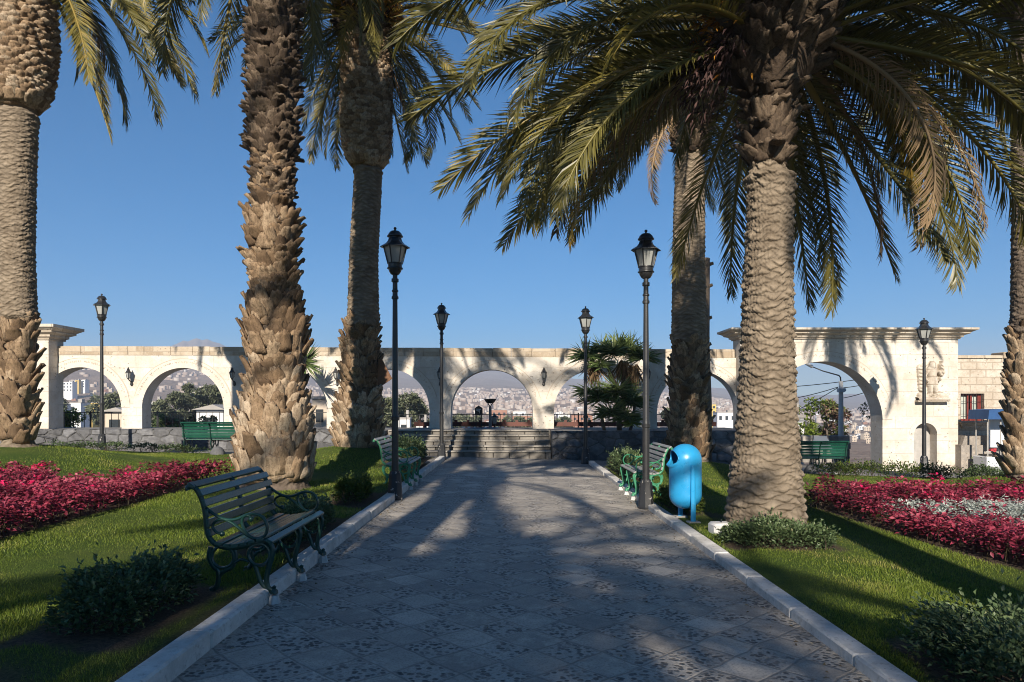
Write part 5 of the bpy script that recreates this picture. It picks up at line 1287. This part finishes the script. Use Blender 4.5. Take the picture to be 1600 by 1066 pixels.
# low stone parapet beyond the gateway
e = empty('parapet_wall', (10.6, 28.6, -.7), 0, 'low pale rubble parapet beyond the gateway arch', 'wall')
b = MB(); x = -4.2
while x < 2.6:
    L = random.uniform(.3, .6)
    for q in range(4): b.bbox((x + L / 2 + random.uniform(-.08, .08), random.uniform(-.02, .02), .14 + q * .27), (L - .01, .3, .27), .03, random.random())
    x += L
b.build('stonework', simple('pale_rubble', (.38, .35, .32), (.24, .22, .2), 6, .9, .6, 25, tint=(.7, 1.2)), e, auto=40)
# street light pole, arm, head and cables beyond the gateway
yp = 29.5; c = P(1314, 700, yp); e = empty('utility_pole', (c.x, yp, -1.3), 0, 'white concrete pole with a long-armed street light beyond the gateway arch', 'street light')
zz = lambda py: CAMH + (HY - py) / F * yp + 1.3; kk = F / yp
b = MB(); b.lathe([(.11, -.3), (.10, zz(660)), (.085, zz(596))], 12); b.build('pole', M['white'], e, auto=40)
b = MB(); b.tube([(0, 0, zz(600)), (-.03, -.02, zz(590)), (-.10, -.05, zz(587)), (-30 / kk, -.1, zz(580)), (-46 / kk, -.1, zz(573.5))], [.03, .03, .028, .024, .02], 8); b.build('arm', M['black'], e, smooth=True)
b = MB(); b.lathe([(.02, 0), (.07, .05), (.07, .32), (.03, .42)], 8); v = b.v[0]; v[:] = v @ np.array(Euler((0, R(-62), 0)).to_matrix()).T + np.array((-45 / kk, -.1, zz(574))); b.build('lamp_head', M['white'], e, smooth=True)
b = MB(); b.box((-.05, -.1, zz(610)), (.25, .2, .16)); b.lathe([(.05, 0), (.09, .06), (.05, .14)], 8, (.08, -.12, zz(612))); b.build('bracket', M['white'], e)
for i, (pa, pb, lab) in enumerate((((1180, 608), (1420, 580), 'upper black power cable crossing the sky in the gateway arch'), ((1180, 630), (1309, 605), 'lower black power cable running left from the white pole'), ((1318, 606), (1400, 582), 'black power cable rising right from the white pole'), ((1318, 622), (1400, 590), 'lower cable rising right from the white pole to the arch jamb'), ((1180, 668), (1309, 606), 'steep black cable running down left from the white pole'))):
    A, B = P(*pa, yp + .2), P(*pb, yp + .2); sg = .12; pts = [A.lerp(B, t) - Vector((0, 0, sg * 4 * t * (1 - t))) for t in np.linspace(0, 1, 9)]
    b = MB(); b.tube([p - A for p in pts], .016, 5); o = b.build('power_cable', M['black']); o.location = A; tag(o, lab, 'cable')
M['facade_w'] = simple('white_render', (.72, .72, .72), (.6, .6, .6), .8, .9)
M['facade_c'] = simple('cream_render', (.55, .47, .38), (.46, .38, .30), .5, .9)
M['facade_y'] = simple('yellow_render', (.60, .42, .12), (.5, .36, .12), .5, .9)
M['facade_p'] = simple('rose_render', (.50, .12, .16), (.44, .11, .14), .5, .9)
M['brickhouse'] = simple('bare_brick', (.33, .17, .11), (.27, .14, .10), .5, .9)
M['winglass'] = simple('dark_window', (.03, .035, .04), rough=.2)
M['tin'] = simple('tin_roof', (.36, .34, .32), (.26, .24, .22), .6, .7)
M['tile'] = simple('orange_tile', (.36, .16, .08), (.24, .11, .06), 1, .8)
def house(label, px0, px1, pyt, pyb, y, mat, roof='tin', group=None, floors=2, deep=6, gable=False, name='house'):
    deep = min(deep, (px1 - px0) / F * y)
    x0, x1 = (px0 - 800) / F * y, (px1 - 800) / F * y; zt, zb = CAMH + (HY - pyt) / F * y, CAMH + (HY - pyb) / F * y; zg = min(zb, float(terr(np.array((x0 + x1) / 2), np.array(y)))) - .6
    w_, h = x1 - x0, zt - zg; e = empty(name, ((x0 + x1) / 2, y, zg), 0, label, 'house', group)
    b = MB(); b.box((0, deep / 2, h / 2), (w_, deep, h)); b.build('wall', M[mat], e)
    b = MB()
    if gable: b.prism([(-w_ / 2 - .2, h - .05), (w_ / 2 + .2, h - .05), (w_ * .15, h + w_ * .16)], -.3, deep + .3)
    else:
        b.box((0, deep / 2, h + .08), (w_ + .16, deep + .16, .16))
        b.box((w_ * .25, deep / 2, h + .5), (w_ * .22, deep * .3, .8))
    b.build('roof', M[roof], e)
    hv = zt - zb; fh = max(1.6, hv / floors); nw = max(1, int(w_ / 2.2))
    for fl in range(floors):
        for i in range(nw):
            xx_ = -w_ / 2 + w_ * (i + .5) / nw; b = MB(); b.box((xx_, -.03, h - fh * (fl + .55)), (min(1.0, w_ / nw * .5), .08, fh * .42)); b.build('window', M['winglass'], e)
    return e
house('white block-like house with a dark window left of the bush beyond the gateway', 1228, 1256, 653, 705, 36, 'facade_w', floors=1, deep=4)
house('white gabled shed low behind the second arch', 307, 350, 639, 668, 45, 'facade_w', 'tin', floors=1, gable=True)
house('small cream shed with sloping roof right of the first arch lamp', 163, 196, 642, 668, 44, 'facade_c', 'tin', floors=1, gable=True)
house('long yellow house among trees in the first arch', 124, 158, 630, 640, 170, 'facade_y', floors=1)
house('low white house left of the yellow house in the first arch', 78, 98, 632, 644, 150, 'facade_w', floors=1)
house('white flat house between hillside trees in the first arch', 100, 126, 630, 646, 160, 'facade_w', 'tin', floors=1)
house('white house at the left foot of the second arch', 232, 249, 628, 648, 120, 'facade_w', floors=2)
house('rose red block beside a white block high in the first arch', 88, 97, 599, 613, 520, 'facade_p', floors=3)
house('tall white block next to the rose red block', 98, 113, 597, 612, 520, 'facade_w', floors=3)
house('white apartment block with yellow neighbour high in the first arch', 108, 118, 595, 604, 560, 'facade_w', floors=3)
house('yellow apartment block high on the slope in the first arch', 117, 123, 594, 604, 555, 'facade_y', floors=3)
house('wide white apartment block highest in the first arch', 122, 133, 594, 606, 560, 'facade_w', floors=3)
house('bare white wall building seen just right of the thick left palm', 488, 511, 624, 668, 38, 'facade_c', floors=1, deep=4)
house('white low house behind trees in the fourth arch', 622, 640, 655, 670, 70, 'facade_w', floors=1)
house('small white hut at the right foot of the fourth arch', 650, 669, 664, 674, 60, 'facade_w', floors=1)
house('orange and white warehouse right of the bowl lamp', 768, 792, 641, 652, 330, 'brickhouse', floors=1)
house('white twin-block building right in the middle arch', 802, 822, 643, 652, 330, 'facade_w', floors=1)
house('long brick shed with pale roof at the right of the middle arch', 800, 832, 650, 658, 260, 'brickhouse', floors=1)
house('red roofed long building in the fifth arch', 893, 926, 650, 658, 280, 'brickhouse', 'tile', floors=1)
house('white building at the left of the fifth arch', 872, 890, 648, 658, 270, 'facade_w', floors=1)
house('yellow tower block in the right arch beside the rear palm', 1112, 1119, 632, 648, 300, 'facade_y', floors=2)
house('white block low in the right arch beside the rear palm', 1121, 1150, 645, 660, 260, 'facade_w', floors=1)

# ---------------------------------------------------------------- trees and bushes beyond
def far_tree(label, px, pyt, pyb, wpx, y, mat='tree', n=900, name='tree', leaf=.55, blobs=11, group=None, cat='tree', trunkf=.35, zb=None, seed=0):
    rng = np.random.default_rng(int(px * 7 + y) + seed)
    x = (px - 800) / F * y; zt = CAMH + (HY - pyt) / F * y; zbv = CAMH + (HY - pyb) / F * y; zg = float(terr(np.array(x), np.array(y))) if zb is None else zb
    e = empty(name, (x, y, zg), 0, label, cat, group); W_ = wpx * 1.5 / F * y; hC = zt - max(zbv, zg); z0 = max(zbv, zg) - zg
    b = MB(); H = zt - zg; b.tube([(0, 0, -.3), (.02 * W_, 0, H * .4), (-.03 * W_, .02 * W_, H * .85)], [max(.05, .03 * H), .02 * H, .006 * H], 7)
    for k in range(5): a = rng.uniform(0, 6.3); zz_ = H * rng.uniform(.35, .7); b.tube([(0, 0, zz_), (math.cos(a) * W_ * .3, math.sin(a) * W_ * .3, zz_ + H * .16)], [.012 * H, .004 * H], 5)
    b.build('trunk', M['trunk'], e)
    cs = np.stack([rng.normal(0, .24, blobs) * W_, rng.normal(0, .24, blobs) * W_, z0 + hC * rng.uniform(.12, .9, blobs)], 1); cs[0] = (0, 0, z0 + hC * .86)
    rs = rng.uniform(.13, .27, blobs) * min(W_, hC * 1.3) * (1.1 - .4 * (cs[:, 2] - z0) / hC)
    k = rng.integers(0, blobs, n); d = norm(rng.normal(0, 1, (n, 3))); p = cs[k] + d * (rs[k] * rng.uniform(.3, 1.08, n) ** .5)[:, None] * [1, 1, .85]
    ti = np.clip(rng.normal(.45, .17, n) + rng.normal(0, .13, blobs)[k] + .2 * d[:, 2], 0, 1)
    V, T, tt = leaves(p, d + rng.normal(0, .7, (n, 3)), leaf * rng.uniform(.6, 1.3, n), leaf * .55, ti, rng=rng)
    np_mesh('crown', V, None, T, tt, M[mat], e); return e
TREES = [(292, 597, 668, 22, 88, 'tall pointed dark tree in the second arch'), (314, 606, 668, 34, 92, 'broad dark tree at the right of the second arch'), (340, 601, 668, 26, 90, 'dark tree touching the right jamb of the second arch'), (272, 615, 668, 34, 84, 'rounded grey-green tree left of the pointed one in the second arch'), (250, 628, 668, 22, 80, 'low tree at the left of the second arch'),
         (183, 612, 668, 22, 96, 'dark tree at the right jamb of the first arch'), (168, 618, 662, 26, 110, 'grey-green tree beside the lamp post in the first arch'), (150, 620, 650, 30, 190, 'low wooded clump before the white houses in the first arch'), (86, 614, 646, 16, 130, 'dark tree at the left jamb of the first arch'),
         (608, 622, 676, 30, 72, 'olive grey tree at the left of the fourth arch'), (632, 614, 676, 34, 76, 'tallest olive grey tree in the fourth arch'), (654, 622, 676, 34, 80, 'olive grey tree at the right of the fourth arch'), (590, 615, 676, 24, 80, 'grey tree half hidden by the left path lamp post'),
         (716, 652, 676, 22, 150, 'low olive tree at the left foot of the middle arch'), (732, 653, 676, 24, 160, 'second low olive tree in the middle arch below the sign'), (792, 655, 676, 26, 150, 'low olive tree right of the bowl lamp'), (815, 655, 676, 26, 140, 'low olive tree at the right foot of the middle arch'),
         (880, 655, 676, 26, 150, 'low olive tree at the left foot of the fifth arch'), (1052, 640, 676, 26, 120, 'low tree in the sixth arch beside the rear palm'), (505, 640, 672, 18, 60, 'low tree seen right of the thick left palm')]
for (px, a, c, wd, y, lab) in TREES: far_tree(lab, px, a, c, wd, y, n=1700, leaf=max(.34, y * .0052), group='trees in the valley beyond the arches')
far_tree('bright green leafy bush behind the railing at the left of the first arch', 92, 636, 674, 30, 28.3, 'bush', 900, 'bush', .14, 12, cat='bush', zb=-1.2)
far_tree('second bright green bush behind the railing beside the lamp in the first arch', 115, 641, 674, 24, 28.6, 'bush', 700, 'bush', .14, 12, cat='bush', zb=-1.2)
far_tree('dark hedge-like shrub behind the railing at the left of the second arch', 250, 648, 674, 44, 28.4, 'hedge', 1200, 'bush', .14, 14, cat='bush', zb=-1.2)
far_tree('russet dry shrub behind the railing at the right of the second arch', 300, 652, 674, 50, 28.8, 'bougain', 900, 'bush', .13, 14, cat='bush', zb=-1.2)
far_tree('tall mixed green and purple bush left of the white pole beyond the gateway', 1268, 618, 706, 34, 36.5, 'bush', 1100, 'bush', .19, 13, cat='bush', zb=-3)
far_tree('purple brown bougainvillea bush against the white pole beyond the gateway', 1293, 624, 702, 44, 36, 'bougain', 2000, 'bush', .19, 16, cat='bush', zb=-3)
far_tree('low green shrub at the left foot of the bush beyond the gateway', 1246, 664, 708, 30, 35, 'bush', 700, 'bush', .17, 9, cat='bush', zb=-3)
far_tree('thin twiggy tree leaning in from the right jamb of the gateway arch', 1372, 606, 665, 20, 31, 'tree', 160, 'tree', .16, 6, zb=-2)

# ---------------------------------------------------------------- the city on the slope
hp = []
for k, (mt, w_, h_, d_) in enumerate((('facade_c', 9, 5.5, 8), ('facade_c', 8, 4.5, 8), ('brickhouse', 8, 5, 8), ('facade_w', 14, 5, 9), ('facade_c', 7, 7, 7))):
    e = MB(); e.m = 0; e.box((0, 0, h_ / 2 - 1), (w_, d_, h_ + 2)); e.box((w_ * .2, 0, h_ + .8), (w_ * .3, d_ * .4, 1.6)); e.m = 1; e.box((0, 0, h_ + .1), (w_ * 1.02, d_ * 1.02, .2)); e.m = 2
    for i in range(3):
        for j in range(2): e.box((-w_ * .32 + i * w_ * .32, -d_ / 2 - .02, h_ * (.25 + .45 * j)), (w_ * .14, .1, h_ * .2))
    o = e.build('house', [M[mt], M['tin'], M['winglass']], fix=False); hp.append(o)
WIN = [(66, 190, 590, 640), (225, 350, 590, 640), (595, 672, 615, 660), (704, 832, 606, 655), (866, 940, 612, 655), (1028, 1050, 622, 655), (1104, 1153, 622, 655), (1320, 1372, 645, 715)]
cnt = 0; rng = np.random.default_rng(5)
used = [False] * 5
while cnt < 230:
    wv = WIN[int(rng.integers(0, len(WIN)))]; y = float(rng.uniform(260, 640)); px = float(rng.uniform(wv[0] - 6, wv[1] + 6)); x = (px - 800) / F * y
    k = int(rng.integers(0, 5)); 
    if not used[k]: o = hp[k]; used[k] = True
    else: o = hp[k].copy(); COL.objects.link(o)
    o.location = (x, y, float(terr(np.array(x), np.array(y)))); o.rotation_euler.z = rng.uniform(-.5, .5); o.scale = tuple(rng.uniform(.24, .46, 3)); cnt += 1
    tag(o, 'small pale flat-roofed house in the valley town seen through the arches', 'house', 'houses of the valley town')
b = MB(); n = 8500; V, Q_, tt = [], [], []
xs = rng.uniform(-.95, .8, n); ysd = 560 + (1230 - 560) * rng.random(n) ** .8; keep = rng.random(n) < np.interp(xs, [-.9, -.55, -.35, -.1, .3, .6, .8], [.16, .14, .4, 1, 1, .9, .9]) * np.interp(ysd, [560, 900, 1230], [1, .95, .6]); xs, ysd = xs[keep], ysd[keep]; n = len(xs)
X = xs * ysd; Z = terr(X, ysd); W_ = rng.uniform(2.2, 5.5, n); H_ = rng.uniform(1.5, 3.4, n); D_ = rng.uniform(2.5, 5, n); an = rng.uniform(-.6, .6, n)
cs = np.array([(-.5, -.5, 0), (.5, -.5, 0), (.5, .5, 0), (-.5, .5, 0), (-.5, -.5, 1), (.5, -.5, 1), (.5, .5, 1), (-.5, .5, 1)])
lx, ly, lz = cs[None, :, 0] * W_[:, None], cs[None, :, 1] * D_[:, None], cs[None, :, 2] * (H_ + 1.5)[:, None] - 1.5
V = np.stack([X[:, None] + lx * np.cos(an)[:, None] - ly * np.sin(an)[:, None], ysd[:, None] + lx * np.sin(an)[:, None] + ly * np.cos(an)[:, None], Z[:, None] + lz], -1).reshape(-1, 3)
fq = np.array([(4, 5, 6, 7), (0, 1, 5, 4), (1, 2, 6, 5), (2, 3, 7, 6), (3, 0, 4, 7)]); Fq = (fq[None] + (np.arange(n) * 8)[:, None, None]).reshape(-1, 4)
m, nt, bs = NT('hazed_city_walls'); k = NB(nt); k.l(k.ramp(k.attr(), [(0., (.27, .20, .16)), (.4, (.34, .27, .225)), (.85, (.40, .34, .295)), (.96, (.47, .43, .39)), (1., (.70, .69, .68))]), bs.inputs[0]); bs.inputs['Roughness'].default_value = .9  # narrowed tones put part of the haze into the wall colour
o = np_mesh('distant_city', V, Fq, None, np.repeat(rng.uniform(0, 1, n), 8), m); tag(o, 'dense hazy city of tiny houses climbing the far slope', 'city', None, 'stuff')

# ---------------------------------------------------------------- haze
b = MB(); b.box((0, 1350, 90), (10400, 4300, 240)); o = b.build('haze', []); o['kind'] = 'stuff'; tag(o, 'thin bluish haze over the valley and hills', 'haze')
m = bpy.data.materials.new('haze'); m.use_nodes = True; nt = m.node_tree; nt.nodes.clear(); pv = nt.nodes.new('ShaderNodeVolumePrincipled'); ot = nt.nodes.new('ShaderNodeOutputMaterial')
pv.inputs['Color'].default_value = (.60, .71, .90, 1); pv.inputs['Density'].default_value = .00052; pv.inputs['Anisotropy'].default_value = 0.0
nt.links.new(pv.outputs[0], ot.inputs['Volume']); o.data.materials.clear(); o.data.materials.append(m)
